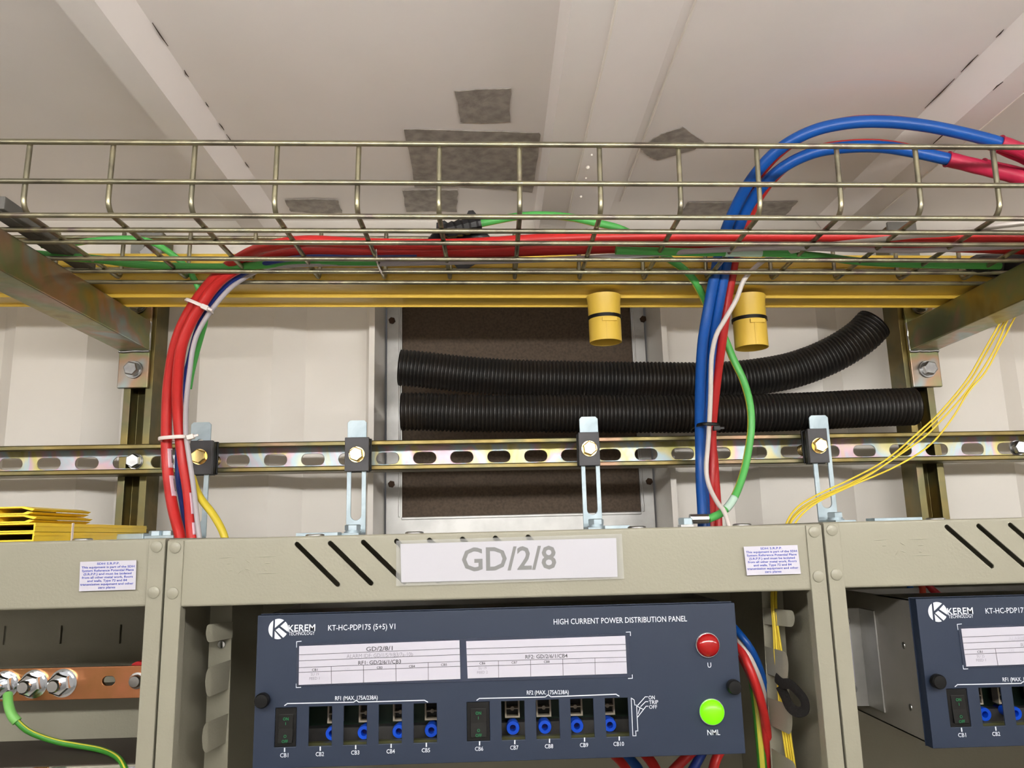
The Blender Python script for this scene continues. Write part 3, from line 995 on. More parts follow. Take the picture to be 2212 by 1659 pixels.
def oval(pl, pr, d, n=28, ext=0.0):
    "band round a bundle from pixel-left point to right point, depth half d"
    pl, pr = V(pl), V(pr)
    c_, u = (pl + pr) / 2, (pr - pl) / 2
    w = V((0, d, 0))
    out = []
    for k in range(n):
        a_ = 2 * pi * k / n
        ca_, sa = cos(a_), sin(a_)
        e = 0.62
        out.append(c_ + u * (abs(ca_) ** e * (1 if ca_ > 0 else -1)) + w * (abs(sa) ** e * (1 if sa > 0 else -1)))
    return out


tie(oval(P(405, 650, .889), P(457, 672, .889), .0135), 0.0013, 'white cable tie round the left red pair just below the yellow trunking', TIEW, head=(P(443, 664, .874), P(456, 672, .9) - P(405, 650, .9)))
tie(oval(P(347, 950, .931), P(410, 945, .931), .0145), 0.0013, 'white cable tie round the left red pair just above the slotted rail', TIEW, head=(P(412, 944, .920), V((1, 0, .25))))
tie(oval(P(1499, 922, .957), P(1546, 924, .957), .029), 0.0013, 'black cable tie round the blue bundle in front of the black hoses', BLACKP, head=(P(1548, 925, .932), V((1, 0, 0))))
pt = [P(813, 541, .80), P(815, 566, .825), P(821, 583, .845), P(829, 594, .868)]
tag(MB().tube(spl(pt, 6), 0.0014, 8, flat=(0.5, 1.4)).build('cable_tie', TIEW, smooth=60), 'loose white cable tie tail hanging through the tray under the red cables', 'cable tie', 'cable ties')

# thin yellow fibre cords
fib = [
    [(2230, 600, .94), (2196, 640, .925), (2162, 694, .925), (2127, 755, .927), (2093, 814, .93), (2059, 858, .935), (2019, 902, .94), (1987, 931, .942), (1914, 993, .945), (1840, 1034, .945), (1767, 1068, .94), (1723, 1095, .93), (1701, 1125, .92)],
    [(2236, 600, .94), (2203, 640, .93), (2170, 694, .93), (2133, 758, .932), (2098, 818, .935), (2063, 862, .94), (2025, 905, .945), (1992, 936, .947), (1920, 998, .95), (1846, 1040, .95), (1772, 1073, .945), (1729, 1099, .935), (1706, 1127, .925)],
    [(2250, 580, .94), (2212, 630, .93), (2179, 686, .925), (2152, 748, .925), (2123, 797, .928), (2085, 850, .933), (2039, 902, .938), (1998, 943, .94), (1932, 990, .942), (1859, 1037, .942), (1767, 1080, .935), (1729, 1105, .925), (1709, 1127, .918)],
    [(2262, 580, .94), (2226, 630, .93), (2196, 679, .925), (2160, 746, .924), (2127, 806, .926), (2093, 845, .93), (2058, 902, .935), (2008, 962, .938), (1932, 1009, .938), (1840, 1049, .936), (1771, 1082, .93), (1740, 1104, .922), (1720, 1127, .915)],
]
inside = [[(1690, 1200, .86), (1672, 1270, .80), (1672, 1310, .791), (1676, 1360, .789), (1681, 1410, .788), (1688, 1480, .788), (1692, 1530, .787), (1700, 1590, .786), (1710, 1660, .785), (1718, 1730, .784)]]
flab = ['thin yellow fibre cord, uppermost of the four sweeping down at the right', 'thin yellow fibre cord hugging the uppermost one at the right',
        'thin yellow fibre cord, third from the top where the four sweep down', 'thin yellow fibre cord, lowest of the four sweeping down at the right']
for i, pts in enumerate(fib):
    p = [P(*q) for q in pts] + [P(q[0] + (-1.5 + i) * (3.2 if k < 4 else 5.0), q[1], q[2] - 0.0025 * (i % 2)) for k, q in enumerate(inside[0])]
    cable('fibre_cable', spl(p, 6), 0.0011, YELF, flab[i], 'cord', 'yellow fibre cords', n=8)

# black corrugated hoses
def hose(pts, r, lab, flare=False):
    pc = resample(spl(pts, 10), 0.00088)
    n = len(pc)
    t_ = thing('corrugated_hose', min(pc, key=lambda q: q.z) - V((0, 0, r)), lab, 'hose', 'black corrugated hoses')
    rr = []
    for i in range(n):
        rr.append(r - (0.0022, 0.0013, 0.0002, 0.0, 0.0006, 0.0018)[i % 6])
    m = MB()
    k0 = 0
    m.tube(pc, rr, 28, cap=False)
    # rims turned inwards so both ends read as open pipe
    for e, q in ((pc[0], pc[6]), (pc[-1], pc[-7])):
        ax = (q - e).normalized()
        m.lathe([(r - 0.0006, 0.0), (r - 0.004, -0.0002), (r - 0.005, 0.02), (0, 0.021)], e, ax, 28)
    m.build('ribbed_wall', HOSE, t_, smooth=50)
    return t_


YH = 1.0385
hose([P(868, 889, YH), P(905, 889, YH), P(1000, 892, YH), P(1150, 893, YH), P(1300, 894, YH), P(1450, 894, YH), P(1600, 893, YH), P(1750, 888, YH), P(1870, 882, YH), P(1974, 878, YH)], 0.0258,
     'lower black corrugated hose lying straight on the slotted rail')
YH2 = 1.072
hose([P(864, 794, YH2), P(900, 797, YH2), P(1000, 808, YH2), P(1100, 815, YH2), P(1250, 819, YH2), P(1400, 821, YH2), P(1550, 821, YH2), P(1640, 813, YH2), P(1720, 797, YH2), P(1800, 765, YH2 - .004), P(1860, 727, YH2 - .01), P(1888, 699, YH2 - .012)], 0.0258,
     'upper black corrugated hose with its right end bent upwards')

# ================================================================== equipment racks
RY = 0.72
RW = 0.5885
R0 = P(361, 1165, RY)
RACKZ = 2.203
fm = Fr((R0.x, RY, RACKZ))


def rtext(f, txt, cx, w, zb, h, m, bold=0.0, y=-0.0022):
    m.text(txt, f(cx - w / 2, y, zb), f(cx + w / 2, y, zb), h, f.z, bold)


def rack(x0, zt, lab, vents, name_label=False, sticker=True, caps=()):
    f = Fr((x0, RY, zt))
    t = thing('equipment_rack', (x0 + RW / 2, RY + 0.15, 0), lab, 'rack', 'beige equipment racks')
    pw, D = 0.0148, 0.30
    for side in (0, 1):
        q = (lambda x: x) if side == 0 else (lambda x: RW - x)
        m = MB()
        p = [(0.0004, 0), (pw, 0), (pw, 0.013), (pw - 0.0014, 0.013), (pw - 0.0014, 0.0014), (0.0018, 0.0014), (0.0018, 0.03), (0.0004, 0.03)]
        m.prism([f(q(x), y, -zt) for x, y in p], V((0, 0, zt - 0.0012)))
        m.build('post', RACK, t, bevel=0.0009)
        m = MB().box(min(q(0.0006), q(0.0018)), max(q(0.0006), q(0.0018)), 0.03, D, -zt, -0.002, f)
        m.build('side_panel', RACK, t)
        for z in (-0.0072, -0.0465):
            c = f(q(0.0076), -0.0001, z)
            MB().lathe([(0, 0), (0.0052, 0), (0.0050, 0.0009), (0.0040, 0.0014), (0, 0.0016)], c, FRONT, 24).build('rivet', RACK, t, smooth=40)
    # header with its folded edges and slanting vents
    hh = 0.0585
    m = MB()
    m.plate([(pw - 0.002, -hh + 0.002), (RW - pw + 0.002, -hh + 0.002), (RW - pw + 0.002, -0.0022), (pw - 0.002, -0.0022)], vents, 0.0014, f.at(0, 0.0018, 0))
    arc = lambda cy, cz, r, a0, a1: [(cy + r * cos(a0 + (a1 - a0) * k / 6), cz + r * sin(a0 + (a1 - a0) * k / 6)) for k in range(7)]
    top = arc(0.004, -0.0022, 0.0022, pi, pi / 2) + [(D, 0.0), (D, -0.0014), (0.004, -0.0014), (0.0032, -0.0022)]
    m.prism([f(0.001, y, z) for y, z in top], V((RW - 0.002, 0, 0)))
    bot = arc(0.004, -hh + 0.002, 0.0022, pi, 1.5 * pi) + [(0.022, -hh - 0.0002), (0.022, -hh + 0.0012), (0.0045, -hh + 0.0012), (0.0032, -hh + 0.002)]
    m.prism([f(pw - 0.002, y, z) for y, z in bot], V((RW - 2 * pw + 0.004, 0, 0)))
    m.build('header', RACK, t, smooth=30)
    # pressed mark left of the vents, only its glints shaped as a few raised strokes
    m = MB()
    for px0, py0, px1, py1 in ((470, 1206, 505, 1203), (548, 1203, 597, 1202), (488, 1218, 499, 1217), (569, 1217, 583, 1216), (491, 1233, 501, 1232), (569, 1231, 576, 1231), (529, 1210, 541, 1217), (514, 1239, 524, 1229), (552, 1239, 600, 1238), (528, 1229, 540, 1232)):
        a_, b_ = [fm.inv(P(x, y, RY)) for x, y in ((px0, py0), (px1, py1))]
        m.tube([f(a_[0], 0.0019, a_[2]), f((a_[0] + b_[0]) / 2, 0.0016, (a_[2] + b_[2]) / 2), f(b_[0], 0.0019, b_[2])], [0.0002, 0.0005, 0.0002], 8)
    m.build('pressed_mark', RACK, t, smooth=60)
    m = MB().box(0.002, RW - 0.002, D - 0.0016, D, -zt, -0.002, f)
    m.build('back_panel', RACK, t)
    for px, py in caps:
        c = P(px, py, RY + 0.05)
        MB().lathe([(0, 0), (0.0088, 0), (0.0088, 0.0016), (0.007, 0.0024), (0, 0.0024)], (c.x, c.y, zt - 0.0003), UPZ, 28).build('plug_washer', STEEL, t, smooth=35)
    if sticker:
        # isolating notice in blue on white
        x1, x0_, z1, z0_ = RW - 0.0235, RW - 0.0735, -0.0185, -0.0440
        s = MB().plate([(x0_ + 0.0012, z0_), (x1, z0_ + 0.0002), (x1 - 0.0008, z1), (x0_ + 0.0002, z1 - 0.0003)], [], 0.0003, f.at(0, -0.0009, 0)).build('notice_sticker', PAPER, t)
        rows = ['SDH S.R.P.P.', 'This equipment is part of the SDH', 'System Reference Potential Plane', '(S.R.P.P.) and must be isolated', 'from all other metal work, floors', 'and walls, Type 72 and 84', 'transmission equipment and other', 'zero planes']
        ws = [0.0198, 0.0462, 0.0452, 0.0415, 0.0442, 0.0345, 0.0462, 0.0150]
        m = MB()
        for k, (r, w) in enumerate(zip(rows, ws)):
            rtext(f, r, (x0_ + x1) / 2, w, z1 - 0.0032 - k * 0.00292, 0.0019, m, 0.022, -0.0011)
        m.build('notice_lettering', INKB, s)
    if name_label:
        g = lambda px, py: f.inv(P(px, py, RY - 0.001))
        a, b, c, d = g(865, 1175), g(867, 1258), g(1334, 1246), g(1331, 1162)
        card = MB().plate([(b[0], b[2]), (c[0], c[2]), (d[0], d[2]), (a[0], a[2])], [], 0.0003, f.at(0, -0.0012, 0)).build('name_card', PAPER, t)
        m = MB()
        l, r_ = g(998, 1233), g(1202, 1228)
        m.text('GD/2/8', f(l[0], -0.0014, l[2]), f(r_[0], -0.0014, r_[2]), 0.0208, f.z, 0.016)
        m.build('name_lettering', mat('name_ink', rgb(66, 66, 68), 0.6), card)
        a, b, c, d = g(856, 1168), g(856, 1266), g(1348, 1250), g(1343, 1153)
        MB().plate([(b[0], b[2]), (c[0], c[2]), (d[0], d[2]), (a[0], a[2])], [], 0.0002, f.at(0, -0.0017, 0)).build('laminate_film', CLEAR, card)
    return t, f


def vent(f, pa, pb):
    a, b = f.inv(P(*pa, RY + 0.002)), f.inv(P(*pb, RY + 0.002))
    L = sqrt((b[0] - a[0]) ** 2 + (b[2] - a[2]) ** 2)
    return stadium((a[0] + b[0]) / 2, (a[2] + b[2]) / 2, L, 0.0044, 6, math.atan2(b[2] - a[2], b[0] - a[0]))


v0 = vent(fm, (638, 1172), (733, 1266))
dx = (fm.inv(P(1071, 1158, RY))[0] - fm.inv(P(642, 1172, RY))[0]) / 6
VENTS = [[(x + dx * k, z + 0.0002 * k) for x, z in v0] for k in range(8)]
rack(R0.x, RACKZ, 'beige equipment rack in the middle, the one with the big white name card', VENTS, True, True, ((681, 1140), (895, 1138), (1375, 1130), (1602, 1126)))
xl = R0.x - RW - 0.0012
rack(xl, RACKZ + 0.0012, 'beige equipment rack at the left edge, copper bar inside it', VENTS, False, True, ((180, 1152),))
xr = R0.x + RW + 0.0012
rack(xr, RACKZ + 0.0012, 'beige equipment rack at the right edge, brushed box side showing inside it', VENTS, False, True, ((2020, 1113),))

# inner cable fingers of the middle rack
def fingers(plate, tabs, lab, side):
    lo = P(*plate[-1])
    t = thing('finger_strip', (lo.x, lo.y, lo.z), lab, 'strip', 'cable finger strips in the middle rack')
    a = [P(*q) for q in plate]
    m = MB().hexa(a, [p + V((0, 0.0014, 0)) for p in a])
    m.build('back_strip', RACK, t)
    for (e0, e1, t0, t1) in tabs:
        # e = root edge (top, bottom), t = tip (top, bottom)
        A, B, Cc, D = P(*e0), P(*e1), P(*t1), P(*t0)
        N = 24
        rows = []
        for i in range(N + 1):
            s_ = i / N
            top, bot = A.lerp(D, s_), B.lerp(Cc, s_)
            # rounded tip corners
            hgt = (top - bot).length
            rc = 0.42 * hgt
            s_r = rc / (A - D).length
            if s_ > 1 - s_r:
                k = (s_ - 1 + s_r) / s_r
                sh = 0.42 * (1 - sqrt(max(0, 1 - k * k)))
                top, bot = top.lerp(bot, sh), bot.lerp(top, sh)
            if s_ > 0.72:
                bend = V((0, 0.005 * (s_ - 0.72) / 0.28, 0))
                top, bot = top + bend, bot + bend
            rows.append((top, bot))
        vs, fs = [], []
        for r in rows:
            vs += [r[0], r[1], r[0] + V((0, 0.0013, 0)), r[1] + V((0, 0.0013, 0))]
        for i in range(N):
            k = 4 * i
            fs += [(k, k + 1, k + 5, k + 4), (k + 2, k + 6, k + 7, k + 3), (k, k + 4, k + 6, k + 2), (k + 1, k + 3, k + 7, k + 5)]
        fs += [(0, 2, 3, 1), (4 * N, 4 * N + 1, 4 * N + 3, 4 * N + 2)]
        MB().add(vs, fs).build('finger', RACK, t, smooth=50)
    return t


yb, yt = 0.803, 0.762
tl = fingers([(458, 1240, yb), (504, 1240, yb), (488, 1760, yb), (436, 1760, yb)],
             [((503, 1343, yb), (502, 1378, yb), (440, 1350, yt), (441, 1390, yt)), ((499, 1425, yb), (493, 1488, yb), (439, 1445, yt), (439, 1511, yt)),
              ((493, 1541, yb), (487, 1604, yb), (432, 1566, yt), (432, 1634, yt))],
             'beige strip with cable fingers inside the middle rack, left of the blue panel', 1)
q = P(479, 1392, yb - 0.0005)
MB().lathe([(0, 0), (0.0042, 0), (0.0034, 0.0018), (0, 0.0024)], q, FRONT, 20).build('screw', CHROME, tl, smooth=40)
tr = fingers([(1643, 1240, yb), (1688, 1240, yb), (1722, 1760, yb), (1672, 1760, yb)],
             [((1648, 1312, yb), (1650, 1348, yb), (1721, 1320, yt), (1721, 1356, yt)), ((1652, 1396, yb), (1657, 1455, yb), (1707, 1411, yt), (1708, 1474, yt)),
              ((1658, 1507, yb), (1664, 1566, yb), (1715, 1525, yt), (1717, 1593, yt)), ((1666, 1616, yb), (1670, 1680, yb), (1724, 1652, yt), (1727, 1700, yt))],
             'beige strip with cable fingers inside the middle rack, right of the blue panel', -1)
# the slit marks pressed into the rack sides
# hook and loop strap
p = [P(1676, 1464, .786), P(1690, 1476, .776), P(1706, 1478, .765), P(1722, 1492, .757), P(1738, 1514, .752), P(1738, 1534, .752), P(1722, 1538, .757), P(1706, 1526, .766), P(1694, 1500, .778)]
tag(MB().tube(spl(p, 6) + [p[-1].lerp(p[0], .5)], 0.0026, 10, flat=(0.5, 1.9)).build('strap', VELCRO, smooth=50), 'black hook and loop strap curled round the yellow cords inside the middle rack', 'strap')

# ================================================================== distribution panels
PY = 0.731
po = P(557, 1330, PY)
PFm = Fr(po)


def lp(px, py, y=PY):
    return PFm.inv(P(px, py, y))


PW, PH = 0.4272, 0.1272
CUTS = [[(593, 1530), (641, 1527), (639, 1613), (594, 1616)], [(668, 1526.6), (717, 1525), (716, 1610.5), (665.5, 1613)], [(742.7, 1524), (792, 1523), (792.4, 1608), (741.4, 1610)],
        [(818.6, 1522.5), (867.5, 1521.6), (868, 1605.7), (817.7, 1608)], [(893.7, 1520.7), (943, 1519), (944, 1603), (893.7, 1605)], [(1008, 1517), (1057, 1515.7), (1058.6, 1600), (1009, 1602)],
        [(1083, 1515), (1132.6, 1514), (1134, 1598), (1084, 1600)], [(1157.4, 1512), (1207, 1511), (1209.5, 1595), (1159, 1597)], [(1232.5, 1511), (1281.3, 1510), (1284.3, 1593), (1234, 1594)],
        [(1307, 1508.5), (1356, 1507), (1359.3, 1590), (1309.4, 1591.7)]]
CUTL = []
for q in CUTS:
    l = [lp(*p) for p in q]
    x0, x1 = (l[0][0] + l[3][0]) / 2, (l[1][0] + l[2][0]) / 2
    z1, z0 = (l[0][2] + l[1][2]) / 2, (l[2][2] + l[3][2]) / 2
    CUTL.append((x0, x1, z0, z1))
zc1 = sum(c[3] for c in CUTL) / 10
zc0 = sum(c[2] for c in CUTL) / 10
CUTL = [(c[0], c[1], zc0, zc1) for c in CUTL]


def dist_panel(o, lab, breakers, cardtext, full=True):
    f = Fr(o)
    t = thing('distribution_panel', f(PW / 2, 0.07, -PH), lab, 'panel', 'navy distribution panels')
    # front plate
    m = MB()
    m.plate([(0, -PH), (PW, -PH), (PW, 0), (0, 0)], [[(a, c), (b, c), (b, d), (a, d)] for a, b, c, d in CUTL], 0.0015, f)
    m.box(0, PW, 0.0015, 0.012, -0.0013, 0, f).box(0, PW, 0.0015, 0.012, -PH, -PH + 0.0013, f)
    m.box(0, 0.0013, 0.0015, 0.012, -PH, 0, f).box(PW - 0.0013, PW, 0.0015, 0.012, -PH, 0, f)
    front = m.build('front_plate', NAVY, t, bevel=0.0005)
    # chassis tray
    D = 0.15
    m = MB()
    e = 0.0016
    m.box(e, e + 0.0012, 0.0122, D, -PH + e, -e, f).box(PW - e - 0.0012, PW - e, 0.0122, D, -PH + e, -e, f)
    m.box(e, PW - e, 0.0122, D, -PH + e, -PH + e + 0.0012, f).box(e, PW - e, 0.0122, 0.08, -e - 0.0012, -e, f)
    m.box(e, PW - e, D - 0.0012, D, -PH + e, -e, f)
    ch = m.build('chassis', ALUSHEET, t)
    for y, z in ((0.035, -0.045), (0.035, -0.1), (0.095, -0.05), (0.095, -0.098)):
        c = f(e, y, z)
        MB().lathe([(0, 0), (0.0032, 0), (0.0028, 0.0008), (0.0012, 0.0012), (0, 0.0012)], c, V((-1, 0, 0)), 16).build('rivet', STEEL, ch, smooth=40)
    # ears bolted to the rack rails
    for s_ in (0, 1):
        m = MB()
        xa, xb = (-0.026, e) if s_ == 0 else (PW - e, PW + 0.026)
        m.box(xa, xb, 0.118, 0.120, -PH + 0.012, -0.018, f)
        m.box(*((e - 0.0018, e) if s_ == 0 else (PW - e, PW - e + 0.0018)), 0.085, 0.118, -PH + 0.012, -0.018, f)
        xx = (-0.020, -0.012) if s_ == 0 else (PW + 0.012, PW + 0.020)
        er = m.build('mounting_ear', ALU, t, bevel=0.0004)
        MB().box(xx[0], xx[1], 0.1165, 0.118, -0.092, -0.036, f).build('white_strip', PAPER, er)
        for z in (-0.030, -0.098):
            c = f((xx[0] + xx[1]) / 2, 0.118, z)
            MB().lathe([(0, 0), (0.0045, 0), (0.0045, 0.003), (0.003, 0.005), (0, 0.005)], c, FRONT, 16).build('screw', CHROME, er, smooth=40)
    # innards seen through the openings
    zb = zc0 + 0.006
    MB().box(0.012, PW - 0.012, 0.052, 0.054, -PH + 0.008, -0.03, f).build('circuit_board', PCB, t)
    MB().box(0.012, PW - 0.05, 0.040, 0.052, zc0 - 0.008, zc0 + 0.0055, f).build('busbar', mat('dark_bar', rgb(84, 82, 80), 0.5, 0.5, noise=(40, 0.4)), t)
    MB().box(0.012, PW - 0.012, 0.014, 0.020, zc0 - 0.004, zc0 - 0.0008, f).build('support_rail', mat('olive_rail', rgb(74, 74, 42), 0.5), t)
    so = [(718, 1587), (787, 1582), (862, 1583), (932, 1580), (1108, 1575), (1177, 1574), (1246, 1570), (1317, 1569)]
    ci = [1, 2, 3, 4, 6, 7, 8, 9]
    for (px, py), k in zip(so, ci):
        c = lp(px, py, PY + 0.024)
        cx = c[0]
        cz = zc0 + 0.0048
        MB().lathe([(0.0028, 0.012), (0.0028, 0), (0.0056, 0), (0.0060, 0.0015), (0.0060, 0.006), (0.0050, 0.007), (0.0050, 0.018), (0.0028, 0.018)], f(cx, 0.022, cz), V((0, 1, 0)), 28, True).build('blue_socket', SOCK, t, smooth=40)
        MB().cyl(f(cx, 0.030, cz), f(cx, 0.052, cz), 0.0027, 14).build('socket_core', mat('socket_core', rgb(6, 20, 110), 0.5), t)
        # ivory plug housing above
        hz = zc1 - 0.0062
        w_, h_ = 0.0068, 0.0150
        hw = [[(cx - w_ + 0.0014, hz - 0.0065), (cx + w_ - 0.0014, hz - 0.0065), (cx + w_ - 0.0014, hz + 0.004), (cx - w_ + 0.0014, hz + 0.004)],
              [(cx - w_ + 0.0014, hz - h_ + 0.0014), (cx + w_ - 0.0014, hz - h_ + 0.0014), (cx + w_ - 0.0014, hz - 0.0076), (cx - w_ + 0.0014, hz - 0.0076)]]
        m = MB().plate([(cx - w_, hz - h_), (cx + w_, hz - h_), (cx + w_, hz + 0.006), (cx - w_, hz + 0.008)], hw, 0.010, f.at(0, 0.034, 0))
        m.cyl(f(cx, 0.0335, hz - 0.007), f(cx, 0.036, hz - 0.007), 0.0018, 12)
        m.build('plug_housing', IVORY, t)
        m = MB().box(cx - w_ + 0.0008, cx + w_ - 0.0008, 0.0435, 0.050, hz - h_ + 0.0008, hz + 0.005, f)
        m.build('plug_core', BLACKP, t)
    # rocker breakers
    for k in breakers:
        a, b, c, d = CUTL[k]
        m = MB().box(a + 0.0003, b - 0.0003, 0.0006, 0.048, c + 0.0003, d - 0.0003, f)
        br = m.build('breaker', BLACKP, t)
        ra, rb_, rc, rd = a + 0.0032, b - 0.0028, c + 0.0034, d - 0.0055
        mid = (rc + rd) / 2
        m = MB()
        m.prism([f(ra, 0.0006, rc), f(ra, -0.0016, rc), f(ra, -0.0004, mid), f(ra, 0.0001, rd), f(ra, 0.0006, rd)], V((rb_ - ra, 0, 0)))
        m.build('rocker', mat('rocker_black', rgb(12, 12, 13), 0.3), br, bevel=0.0003)
        m = MB()
        cx = (ra + rb_) / 2
        yy = -0.0007
        rtext(f, 'ON', cx, 0.0048, mid + 0.0068, 0.0026, m, 0.02, yy)
        rtext(f, 'I', cx, 0.0005, mid + 0.0030, 0.0024, m, 0.02, yy)
        rtext(f, 'O', cx, 0.0026, mid - 0.0072, 0.0026, m, 0.02, yy - 0.0009)
        rtext(f, 'OFF', cx, 0.0054, mid - 0.0112, 0.0026, m, 0.02, yy - 0.0012)
        m.build('rocker_lettering', INKGR, br)
    # printing
    pl = MB()
    pg = MB()
    yp = -0.0004

    def put(txt, xa, xb, ya, yb_, hpx, bold=0.0, mm=None, y=yp, nm='lettering'):
        A, B = lp(xa, ya), lp(xb, yb_)
        one = mm or MB()
        one.text(txt, f(A[0], y, A[2]), f(B[0], y, B[2]), hpx / 2329.0, f.z, bold)
        if mm is None:
            one.build(nm, INKW, front)

    def line(pts, wpx, mm=None, y=yp, nm='printed_bracket'):
        q = [lp(*p) for p in pts]
        one = mm or MB()
        one.stroke([f(a[0], y, a[2]) for a in q], wpx / 2329.0, FRONT)
        if mm is None:
            one.build(nm, INKW, front)

    put('KEREM', 623, 681, 1364.5, 1362.5, 14, 0.012)
    put('TECHNOLOGY', 624, 680, 1372.5, 1371, 7.4, 0.004)
    put('KT-HC-PDP175 (5+5) V1', 709, 854, 1362, 1358.7, 11.5, 0.006)
    put('HIGH CURRENT POWER DISTRIBUTION PANEL', 1196, 1484, 1349, 1342, 11.7, 0.004)
    put('U', 1528.5, 1536.5, 1442, 1441.8, 10.5, 0.008)
    put('NML', 1528, 1555.5, 1588, 1587.4, 11, 0.004)
    put('RF1 (MAX. 175A/238A)', 724, 816, 1512.5, 1510.7, 8.2, 0.012)
    put('RF2 (MAX. 175A/238A)', 1138, 1228.6, 1500.3, 1498.9, 8.2, 0.012)
    line([(615, 1524), (621, 1519.5), (764, 1516.6), (770, 1512.5), (775, 1516.4), (917, 1512.5), (924, 1516.5)], 1.9)
    line([(1030, 1512.5), (1035.5, 1508.5), (1178, 1505.4), (1184, 1500.4), (1190, 1505), (1330.5, 1499.4), (1337, 1503.5)], 1.9)
    cbs = [(605, 623, 1635.5), (682, 700, 1633), (758.4, 776.5, 1629.7), (835, 853, 1627), (911, 929, 1624.7), (1026, 1044, 1621.5), (1102, 1120, 1619), (1177, 1195, 1616), (1252.6, 1270.7, 1613.4), (1325, 1348, 1611)]
    for k, (a, b, c) in enumerate(cbs):
        pb = MB()
        x = (a + b) / 2
        line([(x + 1, c - 19.5), (x + 1, c - 12.5)], 2.6, pb)
        put('CB%d' % (k + 1), a, b, c + 0.3, c - 0.2, 8.2, 0.012, pb)
        pb.build('breaker_number', INKW, front)
    put('ON', 1401, 1414.5, 1510.8, 1510.3, 7.6, 0.01, pl)
    put('TRIP', 1401.8, 1422, 1520.8, 1520.2, 7.6, 0.01, pl)
    put('OFF', 1402, 1419.5, 1530.8, 1530.4, 7.4, 0.01, pl)
    z = lambda x, y: (1360 + x / 13.825, 1480 + y / 13.825)
    for q in ([(45, 380), (135, 440), (150, 590), (205, 590), (245, 1365), (180, 1365), (190, 1510), (95, 1510), (45, 380)], [(240, 600), (465, 345), (540, 345)], [(330, 635), (475, 490), (545, 490)],
              [(240, 950), (490, 625), (550, 625)], [(220, 625), (400, 720)], [(305, 690), (255, 850)]):
        line([z(*p) for p in q], 1.5, pl)
    # corner marks of the card window
    for q in ([(641, 1398), (641, 1386), (651, 1385)], [(640, 1477), (640, 1485), (650, 1484.5)], [(1352.5, 1365.5), (1361.5, 1365), (1361.8, 1373)], [(1357, 1465.5), (1366, 1465), (1365.6, 1457.5)]):
        line(q, 1.5, nm='corner_mark')
    # round mark cut by strokes
    c = lp(601.5, 1358.5)
    R = 20.3 / 2329.0

    def seg(poly):
        pg.add([f(c[0] + x * R, yp, c[2] + y * R) for x, y in poly], [tuple(range(len(poly)))])
    on = lambda a: (cos(radians(a)), sin(radians(a)))
    seg([on(a) for a in range(122, 240, 8)])
    seg([(-0.36, 0.94)] + [on(a) for a in range(106, 56, -8)] + [(0.55, 0.83), (-0.36, 0.10)])
    seg([(0.70, 0.70)] + [on(a) for a in range(40, -20, -8)] + [(0.955, -0.30), (0.20, 0.26)])
    seg([(0.06, 0.12), (0.86, -0.50)] + [on(a) for a in range(-36, -58, -7)] + [(0.5, -0.865), (-0.28, -0.10)])
    seg([(-0.36, -0.20), (0.32, -0.94)] + [on(a) for a in range(-76, -112, -8)] + [(-0.36, -0.93)])
    pl.build('lever_diagram', INKW, front)
    pg.build('round_logo', INKW, front)
    # card window and cards
    A, B, Cq, D_ = lp(642, 1390), lp(640, 1482), lp(1362, 1462), lp(1357, 1368)
    wdw = MB().plate([(B[0], B[2]), (Cq[0], Cq[2]), (D_[0], D_[2]), (A[0], A[2])], [], 0.0008, f.at(0, -0.0010, 0)).build('card_window', mat('window_film', rgb(74, 82, 104), 0.15, alpha=0.5), t)
    wz = [[(647, 1395.4), (992.6, 1382.6), (994.8, 1466), (646, 1478.9)], [(1007, 1384.7), (1350, 1373), (1354, 1454.5), (1010.4, 1465)]]
    for k in (0, 1):
        q = [lp(*p) for p in wz[k]]
        card = MB().plate([(p[0], p[2]) for p in q], [], 0.0003, f.at(0, -0.0014, 0)).build('circuit_card', PAPER, wdw)
        m, mg, ml = MB(), MB(), MB()
        yc = -0.0017
        if k == 0:
            Z = lambda x, y: (520 + x / 3.079, 1120 + y / 3.079)
            hl = [((390, 905), (1460, 862)), ((390, 945), (1460, 903)), ((390, 990), (1460, 948)), ((390, 1022), (1460, 980))]
            vl = [(604, 983, 1097), (818, 974, 1089), (1033, 966, 1081), (1247, 957, 1073)]
        else:
            Z = lambda x, y: (1000 + x / 3.079, 1120 + y / 3.079)
            hl = [((25, 865), (1082, 835)), ((25, 905), (1083, 875)), ((28, 950), (1085, 920)), ((30, 982), (1086, 950))]
            vl = [(236, 946, 1056), (449, 940, 1050), (663, 933, 1044), (876, 926, 1038)]
        for a, b in hl:
            line([Z(*a), Z(*b)], 0.9, m, yc)
        for x, a, b in vl:
            line([Z(x, a), Z(x + 2, b)], 0.9, m, yc)
        for (txt, xa, xb, ya, yb_, h, tone) in cardtext[k]:
            (m if tone == 0 else mg if tone == 1 else ml).text(txt, *[f(q[0], yc, q[2]) for q in (lp(*Z(xa, ya)), lp(*Z(xb, yb_)))], h / 3.079 / 2329.0, f.z, 0.01 if tone == 0 else 0)
        m.build('card_print', INKD, card)
        if mg.v: mg.build('card_print', INKG, card)
        if ml.v: ml.build('card_print', INKL, card)
